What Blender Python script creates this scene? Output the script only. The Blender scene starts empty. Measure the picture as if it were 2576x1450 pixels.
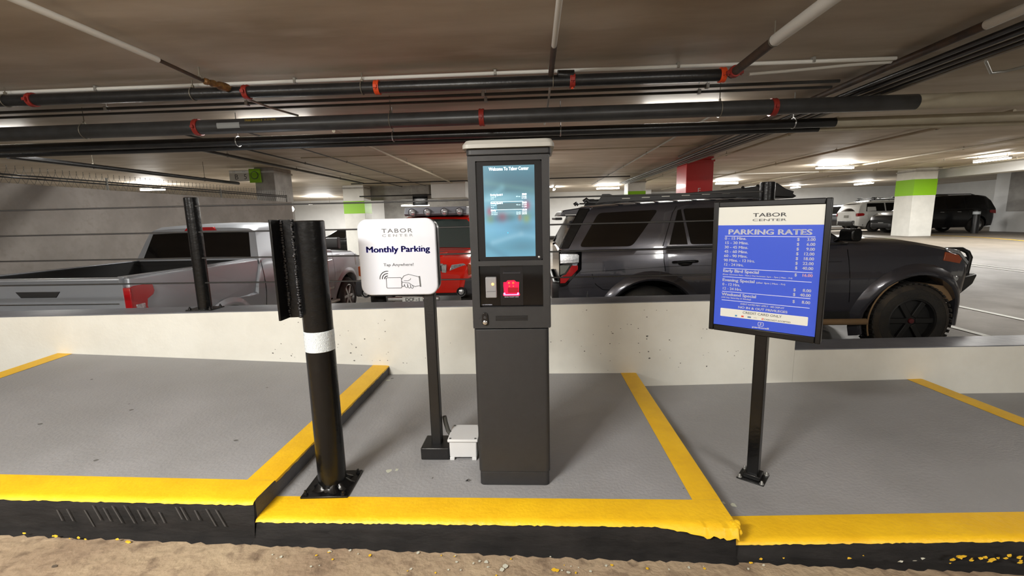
import bpy, math, random
from math import sin, cos, pi, radians, sqrt, atan2
from mathutils import Vector, Matrix
random.seed(7)
S = bpy.context.scene
COL = S.collection

# ------------------------------------------------------------------ camera, world, exposure
cd = bpy.data.cameras.new('camera'); cam = bpy.data.objects.new('camera', cd); COL.objects.link(cam)
F_PX, PITCH, ROLL, YAW, EYE = 1113.36, radians(8.8915), radians(1.3407), radians(2.9319), (0, 0, 1.243)
r0 = Vector((cos(YAW), sin(YAW), 0)); f0 = Vector((-sin(YAW), cos(YAW), 0)); u0 = Vector((0, 0, 1))
fw = f0*cos(PITCH) - u0*sin(PITCH); u1 = u0*cos(PITCH) + f0*sin(PITCH)
rt = r0*cos(ROLL) - u1*sin(ROLL); up = u1*cos(ROLL) + r0*sin(ROLL)
M = Matrix((rt, up, -fw)).transposed().to_4x4(); M.translation = EYE
cam.matrix_world = M
cd.sensor_fit = 'HORIZONTAL'; cd.sensor_width = 36.0; cd.lens = 36.0*F_PX/2576.0
cd.clip_start = 0.05; cd.clip_end = 200
S.camera = cam
W = bpy.data.worlds.new('world'); S.world = W; W.use_nodes = True
W.node_tree.nodes['Background'].inputs[0].default_value = (1.0, 0.97, 0.92, 1)
W.node_tree.nodes['Background'].inputs[1].default_value = 0.10
S.view_settings.view_transform = 'Standard'; S.view_settings.look = 'None'
S.view_settings.exposure = 0.0; S.view_settings.gamma = 1.0; S.view_settings.use_curve_mapping = False
S.cycles.max_bounces = 7; S.cycles.diffuse_bounces = 4; S.cycles.glossy_bounces = 3
S.cycles.transmission_bounces = 4; S.cycles.sample_clamp_indirect = 4.0
S.cycles.caustics_reflective = False; S.cycles.caustics_refractive = False

# ------------------------------------------------------------------ materials
def lin(c):
    return tuple(((x/255.0)/12.92 if x/255.0 <= 0.04045 else ((x/255.0+0.055)/1.055)**2.4) for x in c)
MATS = {}
def mat(name, col, rough=0.5, metal=0.0, col2=None, nscale=4.0, ncontrast=(0.35, 0.65), bump=None, coat=0.0,
        emit=None, estr=0.0, spec=0.5, stretch=None, col3=None, n3=30.0, trans=0.0, alpha=1.0, rough2=None):
    m = bpy.data.materials.new(name); m.use_nodes = True
    nt = m.node_tree; b = nt.nodes['Principled BSDF']
    b.inputs['Roughness'].default_value = rough; b.inputs['Metallic'].default_value = metal
    b.inputs['Specular IOR Level'].default_value = spec
    b.inputs['Coat Weight'].default_value = coat; b.inputs['Coat Roughness'].default_value = 0.06
    b.inputs['Transmission Weight'].default_value = trans
    b.inputs['Alpha'].default_value = alpha
    C1 = (*lin(col), 1); b.inputs['Base Color'].default_value = C1
    tc = None
    def coords():
        nonlocal tc
        if tc is None:
            g = nt.nodes.new('ShaderNodeNewGeometry')
            mp = nt.nodes.new('ShaderNodeMapping')
            if stretch: mp.inputs['Scale'].default_value = stretch
            nt.links.new(g.outputs['Position'], mp.inputs['Vector']); tc = mp.outputs['Vector']
        return tc
    if col2:
        n = nt.nodes.new('ShaderNodeTexNoise'); n.inputs['Scale'].default_value = nscale; n.inputs['Detail'].default_value = 6
        n.inputs['Roughness'].default_value = 0.6
        nt.links.new(coords(), n.inputs['Vector'])
        r = nt.nodes.new('ShaderNodeValToRGB')
        r.color_ramp.elements[0].position = ncontrast[0]; r.color_ramp.elements[1].position = ncontrast[1]
        r.color_ramp.elements[0].color = C1; r.color_ramp.elements[1].color = (*lin(col2), 1)
        nt.links.new(n.outputs['Fac'], r.inputs['Fac']); out = r.outputs['Color']
        if col3:
            n2 = nt.nodes.new('ShaderNodeTexNoise'); n2.inputs['Scale'].default_value = n3; n2.inputs['Detail'].default_value = 5
            nt.links.new(coords(), n2.inputs['Vector'])
            r2 = nt.nodes.new('ShaderNodeValToRGB'); r2.color_ramp.elements[0].position = 0.52; r2.color_ramp.elements[1].position = 0.72
            nt.links.new(n2.outputs['Fac'], r2.inputs['Fac'])
            mx = nt.nodes.new('ShaderNodeMixRGB'); mx.inputs['Color2'].default_value = (*lin(col3), 1)
            nt.links.new(r2.outputs['Color'], mx.inputs['Fac']); nt.links.new(out, mx.inputs['Color1']); out = mx.outputs['Color']
        nt.links.new(out, b.inputs['Base Color'])
        if rough2 is not None:
            mr = nt.nodes.new('ShaderNodeMapRange'); mr.inputs['To Min'].default_value = rough; mr.inputs['To Max'].default_value = rough2
            mr.inputs['From Min'].default_value = ncontrast[0]; mr.inputs['From Max'].default_value = ncontrast[1]
            nt.links.new(n.outputs['Fac'], mr.inputs['Value']); nt.links.new(mr.outputs['Result'], b.inputs['Roughness'])
    if bump:
        n = nt.nodes.new('ShaderNodeTexNoise'); n.inputs['Scale'].default_value = bump[0]; n.inputs['Detail'].default_value = 4
        nt.links.new(coords(), n.inputs['Vector'])
        bp = nt.nodes.new('ShaderNodeBump'); bp.inputs['Strength'].default_value = bump[1]; bp.inputs['Distance'].default_value = 0.02
        nt.links.new(n.outputs['Fac'], bp.inputs['Height']); nt.links.new(bp.outputs['Normal'], b.inputs['Normal'])
    if emit:
        b.inputs['Emission Color'].default_value = (*lin(emit), 1); b.inputs['Emission Strength'].default_value = estr
    MATS[name] = m
    return m

mat('road_concrete', (166, 148, 122), 0.75, col2=(138, 119, 98), nscale=2.2, bump=(26, 0.5), col3=(110, 93, 76), n3=16)
mat('platform_grey', (150, 150, 152), 0.62, col2=(138, 138, 139), nscale=1.6, bump=(60, 0.18), rough2=0.5)
mat('riser_grey', (88, 88, 92), 0.6, col2=(74, 74, 78), nscale=8, bump=(40, 0.2))
mat('kerb_black', (14, 13, 13), 0.75, col2=(30, 28, 27), nscale=9, bump=(22, 0.25), stretch=(0.6, 1, 1.6), spec=0.3)
mat('spot_dark', (96, 95, 93), 0.7); mat('spot_pale', (186, 188, 172), 0.7)
mat('scuff', (58, 56, 55), 0.8)
mat('line_yellow', (240, 192, 26), 0.5, col2=(228, 178, 20), nscale=5, bump=(50, 0.15))
mat('wall_white', (226, 225, 216), 0.6, col2=(217, 215, 205), nscale=2.5, bump=(30, 0.1))
mat('cap_grey', (118, 121, 128), 0.32, col2=(106, 109, 116), nscale=6, bump=(14, 0.12))
mat('chip_dark', (110, 108, 102), 0.8)
mat('chip_yellow', (222, 178, 40), 0.6)
mat('chip_pale', (190, 190, 176), 0.7)
mat('ceiling_concrete', (204, 193, 177), 0.6, col2=(172, 159, 140), nscale=1.0, ncontrast=(0.36, 0.66), bump=(1.6, 0.5), stretch=(0.35, 1.3, 1), col3=(214, 206, 194), n3=1.6)
mat('garage_floor', (112, 104, 93), 0.5, col2=(92, 85, 75), nscale=0.7, bump=(30, 0.1), rough2=0.6)
mat('floor_white', (226, 226, 220), 0.6)
mat('floor_yellow', (206, 168, 40), 0.6)
mat('rough_concrete', (142, 136, 130), 0.85, col2=(124, 118, 112), nscale=1.6, bump=(9, 0.35), col3=(128, 121, 114), n3=9)
mat('garage_white', (226, 227, 226), 0.55, col2=(218, 219, 218), nscale=1.5)
mat('column_white', (222, 222, 216), 0.6, col2=(212, 212, 206), nscale=3)
mat('column_grey', (176, 174, 170), 0.7, col2=(150, 148, 144), nscale=3)
mat('block_grey', (168, 166, 162), 0.75, col2=(146, 144, 140), nscale=2)
mat('band_green', (132, 190, 8), 0.5)
mat('column_red', (206, 50, 52), 0.3, coat=0.3)
mat('black_gloss', (9, 9, 10), 0.27, col2=(13, 13, 13), nscale=12, bump=(28, 0.12), spec=0.32)
mat('black_satin', (16, 16, 17), 0.42, bump=(120, 0.08))
mat('kiosk_charcoal', (42, 42, 43), 0.5, col2=(39, 39, 40), nscale=40, bump=(500, 0.06), spec=0.35)
mat('kiosk_cap', (150, 149, 143), 0.45)
mat('bezel_black', (16, 16, 19), 0.22)
mat('window_black', (6, 6, 8), 0.06)
mat('weld', (44, 44, 46), 0.16, 0.3)
mat('reader_grey', (128, 128, 130), 0.4)
mat('slot_grey', (34, 35, 40), 0.3)
mat('chrome', (210, 210, 210), 0.18, 1.0)
mat('galv', (178, 178, 176), 0.4, 0.8)
mat('tape_white', (214, 222, 226), 0.35, bump=(260, 0.5))
mat('tape_seam', (200, 207, 212), 0.4)
mat('sign_white', (204, 207, 215), 0.4)
mat('sign_edge', (60, 61, 64), 0.3, 0.4)
mat('text_grey', (86, 88, 90), 0.5)
mat('text_navy', (40, 36, 150), 0.5)
mat('text_mid', (140, 142, 142), 0.5)
mat('poster_blue', (50, 82, 205), 0.3)
mat('poster_white', (216, 218, 212), 0.35)
mat('print_white', (214, 218, 235), 0.45)
mat('print_pink', (240, 190, 205), 0.45)
mat('print_red', (214, 80, 50), 0.5)
mat('print_cyan', (60, 130, 180), 0.5)
mat('print_steel', (100, 120, 150), 0.5)
mat('frame_black', (9, 9, 10), 0.35, spec=0.35)
mat('jbox_white', (214, 215, 216), 0.45)
mat('conduit_dark', (66, 66, 62), 0.6)
mat('pipe_black', (30, 30, 31), 0.32, col2=(42, 42, 42), nscale=5, bump=(40, 0.1))
mat('pipe_grey', (64, 64, 64), 0.36, col2=(52, 51, 50), nscale=4)
mat('pipe_cream', (186, 178, 156), 0.5, col2=(174, 165, 144), nscale=3)
mat('pipe_white', (228, 227, 220), 0.4)
mat('pipe_rust', (84, 66, 52), 0.6, col2=(60, 50, 44), nscale=10)
mat('fitting_bronze', (150, 112, 62), 0.4, 0.4, col2=(96, 66, 48), nscale=18)
mat('coupling_red', (150, 44, 34), 0.5)
mat('coupling_orange', (224, 78, 34), 0.45)
mat('conduit_grey', (150, 148, 140), 0.4, 0.4)
mat('hanger', (132, 126, 112), 0.5, 0.5)
mat('label_tag', (150, 152, 150), 0.5)
mat('stencil', (176, 150, 60), 0.6)
mat('cable', (36, 35, 34), 0.5)
mat('wire', (92, 90, 84), 0.5, 0.4)
mat('tube_light', (255, 255, 255), 0.4, emit=(255, 250, 240), estr=22.0)
mat('paint_charcoal', (64, 64, 71), 0.26, 0.5, coat=0.9)
mat('paint_silver', (150, 154, 160), 0.42, 0.45, coat=0.35)
mat('paint_red', (196, 30, 16), 0.22, 0.0, coat=0.9)
mat('paint_white', (214, 214, 210), 0.25, 0.0, coat=0.8)
mat('paint_black', (10, 10, 11), 0.3, 0.0, coat=0.25, spec=0.3)
mat('paint_navy', (20, 22, 28), 0.3, 0.2, coat=0.4)
mat('glass_dark', (6, 6, 7), 0.07, 0.0, spec=0.5)
mat('glass_mid', (52, 60, 58), 0.06, 0.0, spec=0.6)
mat('plastic_black', (24, 24, 25), 0.45)
mat('plastic_dark', (36, 36, 40), 0.5)
mat('underbody', (10, 10, 10), 0.9)
mat('tyre', (24, 23, 22), 0.8, col2=(40, 36, 30), nscale=7, bump=(30, 0.3))
mat('tyre_dusty', (60, 52, 42), 0.9, col2=(34, 31, 28), nscale=9)
mat('rim_black', (10, 10, 10), 0.6)
mat('hub_red', (84, 22, 26), 0.5)
mat('rim_silver', (170, 170, 168), 0.3, 0.8)
mat('mud', (120, 96, 66), 0.9, col2=(120, 96, 68), nscale=12)
mat('lens_red', (150, 8, 16), 0.15, coat=0.6)
mat('lens_clear', (206, 208, 210), 0.12, 0.5, coat=1.0, col2=(150, 154, 158), nscale=40)
mat('lens_smoke', (120, 122, 116), 0.2, 0.3, coat=0.6)
mat('basket_grey', (112, 114, 120), 0.5)
mat('lens_amber', (150, 66, 22), 0.15, coat=1.0)
mat('led_orange', (255, 150, 60), 0.4, emit=(255, 160, 70), estr=6)
mat('scan_red', (230, 10, 60), 0.3, emit=(235, 8, 48), estr=1.1)
mat('scan_led', (255, 60, 30), 0.3, emit=(255, 60, 30), estr=3.0)
mat('scan_pink', (255, 120, 190), 0.3, emit=(255, 120, 190), estr=2.5)
mat('scan_dark', (120, 4, 24), 0.3, emit=(150, 4, 26), estr=0.6)
mat('plate_white', (206, 208, 204), 0.5)
mat('plate_ink', (70, 76, 74), 0.5)
mat('interior_light', (120, 128, 122), 0.5)

# ------------------------------------------------------------------ mesh builder
class MB:
    def __init__(s): s.v = []; s.f = []; s.m = []
    def add(s, vs, fs, mi=0):
        o = len(s.v); s.v += [tuple(v) for v in vs]
        for f in fs: s.f.append([i+o for i in f]); s.m.append(mi)
        return s
    def box(s, x0, x1, y0, y1, z0, z1, mi=0, mx=None):
        vs = [Vector((x, y, z)) for z in (z0, z1) for y in (y0, y1) for x in (x0, x1)]
        if mx is not None: vs = [mx @ v for v in vs]
        return s.add(vs, [(0, 2, 3, 1), (4, 5, 7, 6), (0, 1, 5, 4), (2, 6, 7, 3), (0, 4, 6, 2), (1, 3, 7, 5)], mi)
    def tube(s, pts, r, n=12, mi=0, cap=True):
        pts = [Vector(p) for p in pts]; rs = r if isinstance(r, (list, tuple)) else [r]*len(pts)
        ref = None; rings = []
        for i, p in enumerate(pts):
            t = (pts[min(i+1, len(pts)-1)] - pts[max(i-1, 0)]).normalized()
            if ref is None:
                ref = Vector((0, 0, 1)) if abs(t.z) < 0.9 else Vector((1, 0, 0))
            a = (ref - t*ref.dot(t)).normalized(); b = t.cross(a); ref = a
            rings.append([p + (a*cos(2*pi*k/n) + b*sin(2*pi*k/n))*rs[i] for k in range(n)])
        vs = [v for R in rings for v in R]; fs = []
        for i in range(len(pts)-1):
            for k in range(n):
                k2 = (k+1) % n; fs.append((i*n+k, i*n+k2, (i+1)*n+k2, (i+1)*n+k))
        if cap:
            fs.append(tuple(range(n))[::-1]); fs.append(tuple(range((len(pts)-1)*n, len(pts)*n)))
        return s.add(vs, fs, mi)
    def prism(s, poly, fn, mi=0):
        """poly: 2d list; fn(u, v, k) -> 3d for k = 0 (one side), 1 (other side)"""
        n = len(poly)
        vs = [fn(u, v, 0) for u, v in poly] + [fn(u, v, 1) for u, v in poly]
        fs = [tuple(range(n))[::-1], tuple(range(n, 2*n))] + [(i, (i+1) % n, n+(i+1) % n, n+i) for i in range(n)]
        return s.add(vs, fs, mi)
    def lathe(s, prof, n=24, mx=None, mi=0, closed=False):
        """prof: list of (radius, z) about local z; mx places it"""
        mx = mx or Matrix.Identity(4)
        vs = [mx @ Vector((r*cos(2*pi*k/n), r*sin(2*pi*k/n), z)) for r, z in prof for k in range(n)]
        fs = []
        m = len(prof)
        for i in range(m if closed else m-1):
            j = (i+1) % m
            for k in range(n):
                k2 = (k+1) % n; fs.append((i*n+k, i*n+k2, j*n+k2, j*n+k))
        if not closed:
            fs.append(tuple(range(n))[::-1]); fs.append(tuple(range((m-1)*n, m*n)))
        return s.add(vs, fs, mi)
    def ball(s, c, r, n=10, mi=0, sc=(1, 1, 1)):
        c = Vector(c); vs = [c + Vector((0, 0, -r*sc[2]))]; fs = []; h = n//2
        for i in range(1, h):
            t = -pi/2 + pi*i/h
            vs += [c + Vector((r*cos(t)*cos(2*pi*k/n)*sc[0], r*cos(t)*sin(2*pi*k/n)*sc[1], r*sin(t)*sc[2])) for k in range(n)]
        vs.append(c + Vector((0, 0, r*sc[2])))
        for k in range(n): fs.append((0, 1+(k+1) % n, 1+k))
        for i in range(h-2):
            for k in range(n):
                a = 1+i*n; fs.append((a+k, a+(k+1) % n, a+n+(k+1) % n, a+n+k))
        a = 1+(h-2)*n
        for k in range(n): fs.append((a+k, a+(k+1) % n, len(vs)-1))
        return s.add(vs, fs, mi)
    def build(s, name, mats, parent=None, bevel=None, segs=2, smooth=35, fix=True):
        me = bpy.data.meshes.new(name); me.from_pydata(s.v, [], s.f)
        if not isinstance(mats, (list, tuple)): mats = [mats]
        for m in mats: me.materials.append(MATS[m])
        for p, mi in zip(me.polygons, s.m): p.material_index = mi
        if fix:
            import bmesh
            b = bmesh.new(); b.from_mesh(me); bmesh.ops.recalc_face_normals(b, faces=b.faces); b.to_mesh(me); b.free()
        if smooth:
            for p in me.polygons: p.use_smooth = True
            me.set_sharp_from_angle(angle=radians(smooth))
        o = bpy.data.objects.new(name, me); COL.objects.link(o)
        if parent: o.parent = parent
        if bevel:
            b = o.modifiers.new('bevel', 'BEVEL'); b.width = bevel; b.segments = segs; b.limit_method = 'ANGLE'; b.angle_limit = radians(40)
        return o
def rrect(x0, x1, z0, z1, r, n=6):
    pts = []
    for cx, cz, a in ((x1-r, z0+r, -90), (x1-r, z1-r, 0), (x0+r, z1-r, 90), (x0+r, z0+r, 180)):
        for k in range(n+1):
            t = radians(a + 90*k/n); pts.append((cx+r*cos(t), cz+r*sin(t)))
    return pts
def pxz(y0, y1): return lambda u, v, k: (u, y1 if k else y0, v)      # polygon in XZ pushed along Y
def pxy(z0, z1): return lambda u, v, k: (u, v, z1 if k else z0)
def pyz(x0, x1): return lambda u, v, k: (x1 if k else x0, u, v)

def tag(o, label=None, cat=None, group=None, kind=None):
    if label: o['label'] = label
    if cat: o['category'] = cat
    if group: o['group'] = group
    if kind: o['kind'] = kind
    return o
def thing(name, label, cat, loc=(0, 0, 0), rz=0.0, group=None):
    o = bpy.data.objects.new(name, None); COL.objects.link(o); o.location = loc; o.rotation_euler = (0, 0, rz)
    o.empty_display_size = 0.2
    return tag(o, label, cat, group)
def struct(o): o['kind'] = 'structure'; return o
def text(body, h, m, parent, x, y, z, align='LEFT', width=None, bold=0.0, name='lettering', depth=0.0006, rx=pi/2, rz=0.0, spacing=1.0, ex=None):
    """capital height h, baseline at z; faces -Y of the parent"""
    cu = bpy.data.curves.new(name, 'FONT'); cu.body = body; cu.size = h/0.73; cu.align_x = align
    cu.space_character = spacing; cu.extrude = depth; cu.resolution_u = 3
    t = bpy.data.objects.new(name, cu); COL.objects.link(t)
    bpy.context.view_layer.update()
    me = bpy.data.meshes.new_from_object(t.evaluated_get(bpy.context.evaluated_depsgraph_get()))
    bpy.data.objects.remove(t); bpy.data.curves.remove(cu)
    if bold:
        vs = [v.co.copy() for v in me.vertices]; fs = [tuple(q.vertices) for q in me.polygons]; N = len(vs); e = bold*h*1.3; V = []; Fc = []
        for k, (dx, dy) in enumerate(((-e, -e*.5), (0, e*.5), (e, -e*.5), (0, 0))):
            V += [(v.x+dx, v.y+dy, v.z) for v in vs]; Fc += [tuple(i+k*N for i in q) for q in fs]
        me = bpy.data.meshes.new(name); me.from_pydata(V, [], Fc)
    me.materials.clear(); me.materials.append(MATS[m]); me.name = name
    o = bpy.data.objects.new(name, me); COL.objects.link(o); o.parent = parent
    o.location = (x, y, z); o.rotation_euler = (rx, 0, rz)
    if width and me.vertices:
        xs = [v.co.x for v in me.vertices]; w = max(xs)-min(xs)
        if w > 0: o.scale = (width/w, 1, 1)
    return o

# ------------------------------------------------------------------ setting: floors, island, walls, ceiling
CEIL = 2.97
def ss(t): t = min(1, max(0, t)); return t*t*(3-2*t)
def floor_z(x, y):
    near = -.36 - .32*ss((-2.2-x)/1.5); t = ss((y-8)/11)
    far = -.5 + .6*ss((x+4)/12)
    return near*(1-t) + far*t
def road_z(x): return -.120 - .028*x

b = MB(); xs = [-24+.8*i for i in range(66)]; ys = [3.66+.7*i for i in range(46)]
vs = [(x, y, floor_z(x, y)) for y in ys for x in xs]; n = len(xs)
b.add(vs, [(j*n+i, j*n+i+1, (j+1)*n+i+1, (j+1)*n+i) for j in range(len(ys)-1) for i in range(n-1)])
garage_floor = struct(b.build('floor', 'garage_floor'))
def floor_stripe(name, a, c, w, m):
    a = Vector(a); c = Vector(c); d = (c-a); L = d.length; d /= L; q = Vector((-d.y, d.x, 0)); b = MB(); k = max(2, int(L/.5))
    rows = []
    for i in range(k+1):
        p = a + d*L*i/k
        for s in (-.5, .5):
            w_ = p + q*w*s; rows.append((w_.x, w_.y, floor_z(w_.x, w_.y)+.006))
    b.add(rows, [(2*i, 2*i+1, 2*i+3, 2*i+2) for i in range(k)])
    return b.build(name, m, garage_floor)
for nm, a, c, w, m in (('stall_line', (5.9, 6.95), (8.6, 6.95), .1, 'floor_white'),):
    pass
floor_stripe('stall_line', (7.02, 9.2, 0), (6.96, 4.2, 0), .10, 'floor_white')
floor_stripe('stall_line', (5.72, 9.2, 0), (5.68, 4.2, 0), .10, 'floor_white')
floor_stripe('stall_line', (11.5, 12.2, 0), (12.4, 9.0, 0), .11, 'floor_white')
floor_stripe('stall_line', (11.2, 12.2, 0), (12.0, 9.0, 0), .11, 'floor_white')
floor_stripe('aisle_line', (17.6, 21.6, 0), (17.3, 14.0, 0), .12, 'floor_yellow')

b = MB(); xs = [-16+1.0*i for i in range(33)]
b.add([(x, y, road_z(x)) for y in (-7, 2.2) for x in xs], [(i, i+1, 34+i, 33+i) for i in range(32)])
road = struct(b.build('road', 'road_concrete'))
b = MB()   # expansion joint and stains in the lane
def road_patch(b, pts): b.add([(x, y, road_z(x)+.003) for x, y in pts], [tuple(range(len(pts)))])
def blob(cx, cy, rx, ry, seed, n=14):
    R = random.Random(seed); return [(cx+rx*cos(2*pi*k/n)*R.uniform(.6, 1.15), cy+ry*sin(2*pi*k/n)*R.uniform(.6, 1.15)) for k in range(n)]
mat('road_stain', (70, 62, 54), 0.7, col2=(92, 82, 70), nscale=20)
mat('road_patch_grey', (150, 152, 150), 0.7, col2=(120, 118, 112), nscale=12)
for k, (x, y, rx, ry) in enumerate(((-1.20, 1.43, .024, .012), (-.46, 1.44, .02, .014), (-.62, 1.42, .01, .007), (.74, 1.47, .03, .016), (.92, 1.43, .02, .012), (1.3, 1.42, .03, .012), (-1.9, 1.46, .012, .008))):
    road_patch(b, blob(x, y, rx, ry, k))
b.build('oil_stain', 'road_stain', road, smooth=0)['kind'] = 'stuff'
b = MB(); pts = [(-2.4, 1.40), (-1.5, 1.395), (-.9, 1.385), (-.36, 1.37), (-.30, 1.345), (-.36, 1.355), (-.9, 1.373), (-1.5, 1.385), (-2.4, 1.392)]
road_patch(b, pts); road_patch(b, [(-.37, 1.345), (-.30, 1.34), (-.285, 1.46), (-.31, 1.47), (-.315, 1.40)])
b.build('expansion_joint', 'road_stain', road, smooth=0)
b = MB(); road_patch(b, [(-.17, 1.385), (-.10, 1.40), (.06, 1.455), (.13, 1.50), (.10, 1.505), (-.03, 1.465), (-.15, 1.415)])
b.build('filler_patch', 'road_patch_grey', road, smooth=0)

def quad_z(cr, x, y):   # bilinear height of a platform: cr = (x0, x1, y0, y1, zfl, zfr, zbl, zbr)
    x0, x1, y0, y1, a, c, d, e = cr; u = (x-x0)/(x1-x0); v = (y-y0)/(y1-y0)
    return (a*(1-u)+c*u)*(1-v) + (d*(1-u)+e*u)*v
YF, YW = 1.672, 3.437
PLAT = {
 'upper': (-4.05, -1.205, YF, YW+.02, .118, .080, .205, .074),
 'middle': (-1.205, .80, YF, YW+.02, 0, 0, 0, 0),
 'lower': (.80, 3.00, YF+.01, YW+.02, -.085, -.020, -.112, -.062),
 'end': (3.00, 6.5, YF+.02, YW+.02, -.16, -.14, -.185, -.15)}
def ragged(n, amp, seed):
    R = random.Random(seed); return [R.uniform(-1, 1)*amp for _ in range(n+1)]
def platform(key, front_stripe=True, edge=None, rounded=False):
    cr = PLAT[key]; x0, x1, y0, y1 = cr[:4]; b = MB(); nx, ny = 12, 8
    top = [(x0+(x1-x0)*i/nx, y0+(y1-y0)*j/ny) for j in range(ny+1) for i in range(nx+1)]
    b.add([(x, y, quad_z(cr, x, y)) for x, y in top], [(j*(nx+1)+i, j*(nx+1)+i+1, (j+1)*(nx+1)+i+1, (j+1)*(nx+1)+i) for j in range(ny) for i in range(nx)])
    for (xa, ya, xb, yb, mi) in ((x0, y0, x1, y0, 1), (x1, y0, x1, y1, 1), (x0, y1, x0, y0, 1)):
        q = lambda t: (xa+(xb-xa)*t, ya+(yb-ya)*t)
        k = 10; vs = []
        for i in range(k+1):
            x, y = q(i/k); z = quad_z(cr, x, y); vs += [(x, y, z), (x, y, -.75)]
        b.add(vs, [(2*i, 2*i+1, 2*i+3, 2*i+2) for i in range(k)], mi)
    o = struct(b.build('island_platform', ['platform_grey', 'riser_grey'], smooth=0))
    # black kerb face, slightly proud and uneven
    n = 90; rg = ragged(n, .0025, len(key)); rz_ = ragged(n, .003, len(key)+3); b = MB(); vs = []
    for i in range(n+1):
        x = x0+(x1-x0)*i/n; z = quad_z(cr, x, y0)
        zb = road_z(x)
        vs += [(x, y0-.004, z-.004), (x, y0-.012+rg[i], z-.018+rz_[i]), (x, y0-.020+rg[i]*.8, (z+zb)/2), (x, y0-.030+rg[i], zb+.010), (x, y0-.060+rg[i]*3, zb+.001), (x, y0+.02, zb-.05)]
    fs = [(6*i+j, 6*(i+1)+j, 6*(i+1)+j+1, 6*i+j+1) for i in range(n) for j in range(5)]
    b.add(vs, fs); b.build('kerb_face', 'kerb_black', o, smooth=50)
    # yellow painted edge along the front, folding over the nose
    if front_stripe:
        n = 160; rg = ragged(n, .003, len(key)+11); w = .145; vs = []; b = MB()
        for i in range(n+1):
            x = x0+(x1-x0)*i/n; big = 1.0
            if rounded: big = 1 + 2.2*ss((x-x1+.35)/.3)
            z = lambda y: quad_z(cr, x, y)
            vs += [(x, y0+w, z(y0+w)+.0015), (x, y0+.012, z(y0)+.003), (x, y0-.010-.010*(big-1), z(y0)-.002), (x, y0-.017-.014*(big-1), z(y0)-.012*big+rg[i]*big)]
        b.add(vs, [(4*i+j, 4*(i+1)+j, 4*(i+1)+j+1, 4*i+j+1) for i in range(n) for j in range(3)])
        b.build('yellow_edge', 'line_yellow', o, smooth=60)
    if edge:
        xa, xb = edge; n = 60; rg = ragged(n, .003, len(key)+21); vs = []; b = MB()
        for i in range(n+1):
            y = y0+.145+(y1-.02-y0-.145)*i/n
            if xb > xa: pts = [(xa, 0), (xb-.012, .001), (xb+.003, -.002), (xb+.005, -.012+rg[i])]
            else: pts = [(xa, 0), (xb+.012, .001), (xb-.003, -.002), (xb-.005, -.012+rg[i])]
            vs += [(x, y, quad_z(cr, min(max(x, x0), x1), y)+.0015+dz) for x, dz in pts]
        b.add(vs, [(4*i+j, 4*(i+1)+j, 4*(i+1)+j+1, 4*i+j+1) for i in range(n) for j in range(3)])
        b.build('yellow_edge', 'line_yellow', o, smooth=60)
    return o
pu = platform('upper', edge=(-1.335, -1.205))
pm = platform('middle', edge=(.68, .80), rounded=True)
pl = platform('lower', edge=(2.885, 3.0))
pe = platform('end')
cr = PLAT['upper']; b = MB(); n = 20
b.add([(x, y, quad_z(cr, x, y)+.0015) for y in [YF+.145+(YW-YF-.145)*i/n for i in range(n+1)] for x in (-4.05, -3.92)], [(2*i, 2*i+1, 2*i+3, 2*i+2) for i in range(n)])
b.build('yellow_edge', 'line_yellow', pu, smooth=0)
# worn nose of the middle platform where it meets the lower one
b = MB(); n = 16
for i in range(n):
    t = i/n; R = random.Random(i)
    b.ball((.80+R.uniform(-.01, .012), YF-.004+R.uniform(-.012, .01)+.0, -.004-.035*t*R.uniform(.3, 1)), .018*R.uniform(.7, 1.1), 8)
b.build('worn_corner', 'line_yellow', pm)
# scuffed paint flakes on the kerb faces
b = MB(); R = random.Random(3)
def flake(b, x, y, z, s, front=True, mi=0):
    n = 6; a0 = R.uniform(0, 6)
    if front: vs = [(x+s*cos(a0+2*pi*k/n)*R.uniform(.5, 1.3), y-.003*R.random(), z+s*.6*sin(a0+2*pi*k/n)*R.uniform(.5, 1.2)) for k in range(n)]
    else: vs = [(x+s*cos(a0+2*pi*k/n)*R.uniform(.5, 1.2), y+s*sin(a0+2*pi*k/n)*R.uniform(.5, 1.2), z) for k in range(n)]
    b.add(vs, [tuple(range(n))], mi)
for _ in range(26):
    x = R.uniform(1.62, 2.0); flake(b, x, YF-.062+R.uniform(-.01, .02), quad_z(PLAT['lower'], x, YF)-R.uniform(.03, .06), R.uniform(.005, .014))
for _ in range(10):
    x = R.uniform(.8, 1.6); flake(b, x, YF-.06, quad_z(PLAT['lower'], x, YF)-R.uniform(.02, .06), R.uniform(.004, .01), mi=R.choice((0, 1)))
for _ in range(9):
    x = R.uniform(-2.2, -1.7); flake(b, x, YF-.075, road_z(x)+R.uniform(.008, .03), R.uniform(.006, .016))
for _ in range(46):
    x = R.uniform(-1.1, .95); flake(b, x, YF-R.uniform(.06, .17), road_z(x)+.005, R.uniform(.003, .008), False, R.choice((0, 1, 1)))
for _ in range(24):
    x = R.uniform(-.25, .3); flake(b, x, YF-R.uniform(.09, .22), road_z(x)+.006, R.uniform(.004, .013), False, R.choice((0, 1, 1)))
b2 = MB()
for k in range(15):
    x = -2.08+.052*k+R.uniform(-.02, .02); zt = quad_z(PLAT['upper'], x, YF)-R.uniform(.015, .05); l = R.uniform(.03, .08)
    b2.add([(x, YF-.026, zt), (x+.006, YF-.026, zt), (x+l*.55+.006, YF-.034, zt-l), (x+l*.55, YF-.034, zt-l)], [(0, 1, 2, 3)])
b2.build('scuff_mark', 'scuff', pu, smooth=0, fix=False)['kind'] = 'stuff'
tag(b.build('paint_flakes', ['chip_yellow', 'chip_pale'], smooth=0, fix=False), 'chipped yellow and pale paint flakes along the black kerb', 'debris', kind='stuff')

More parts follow.
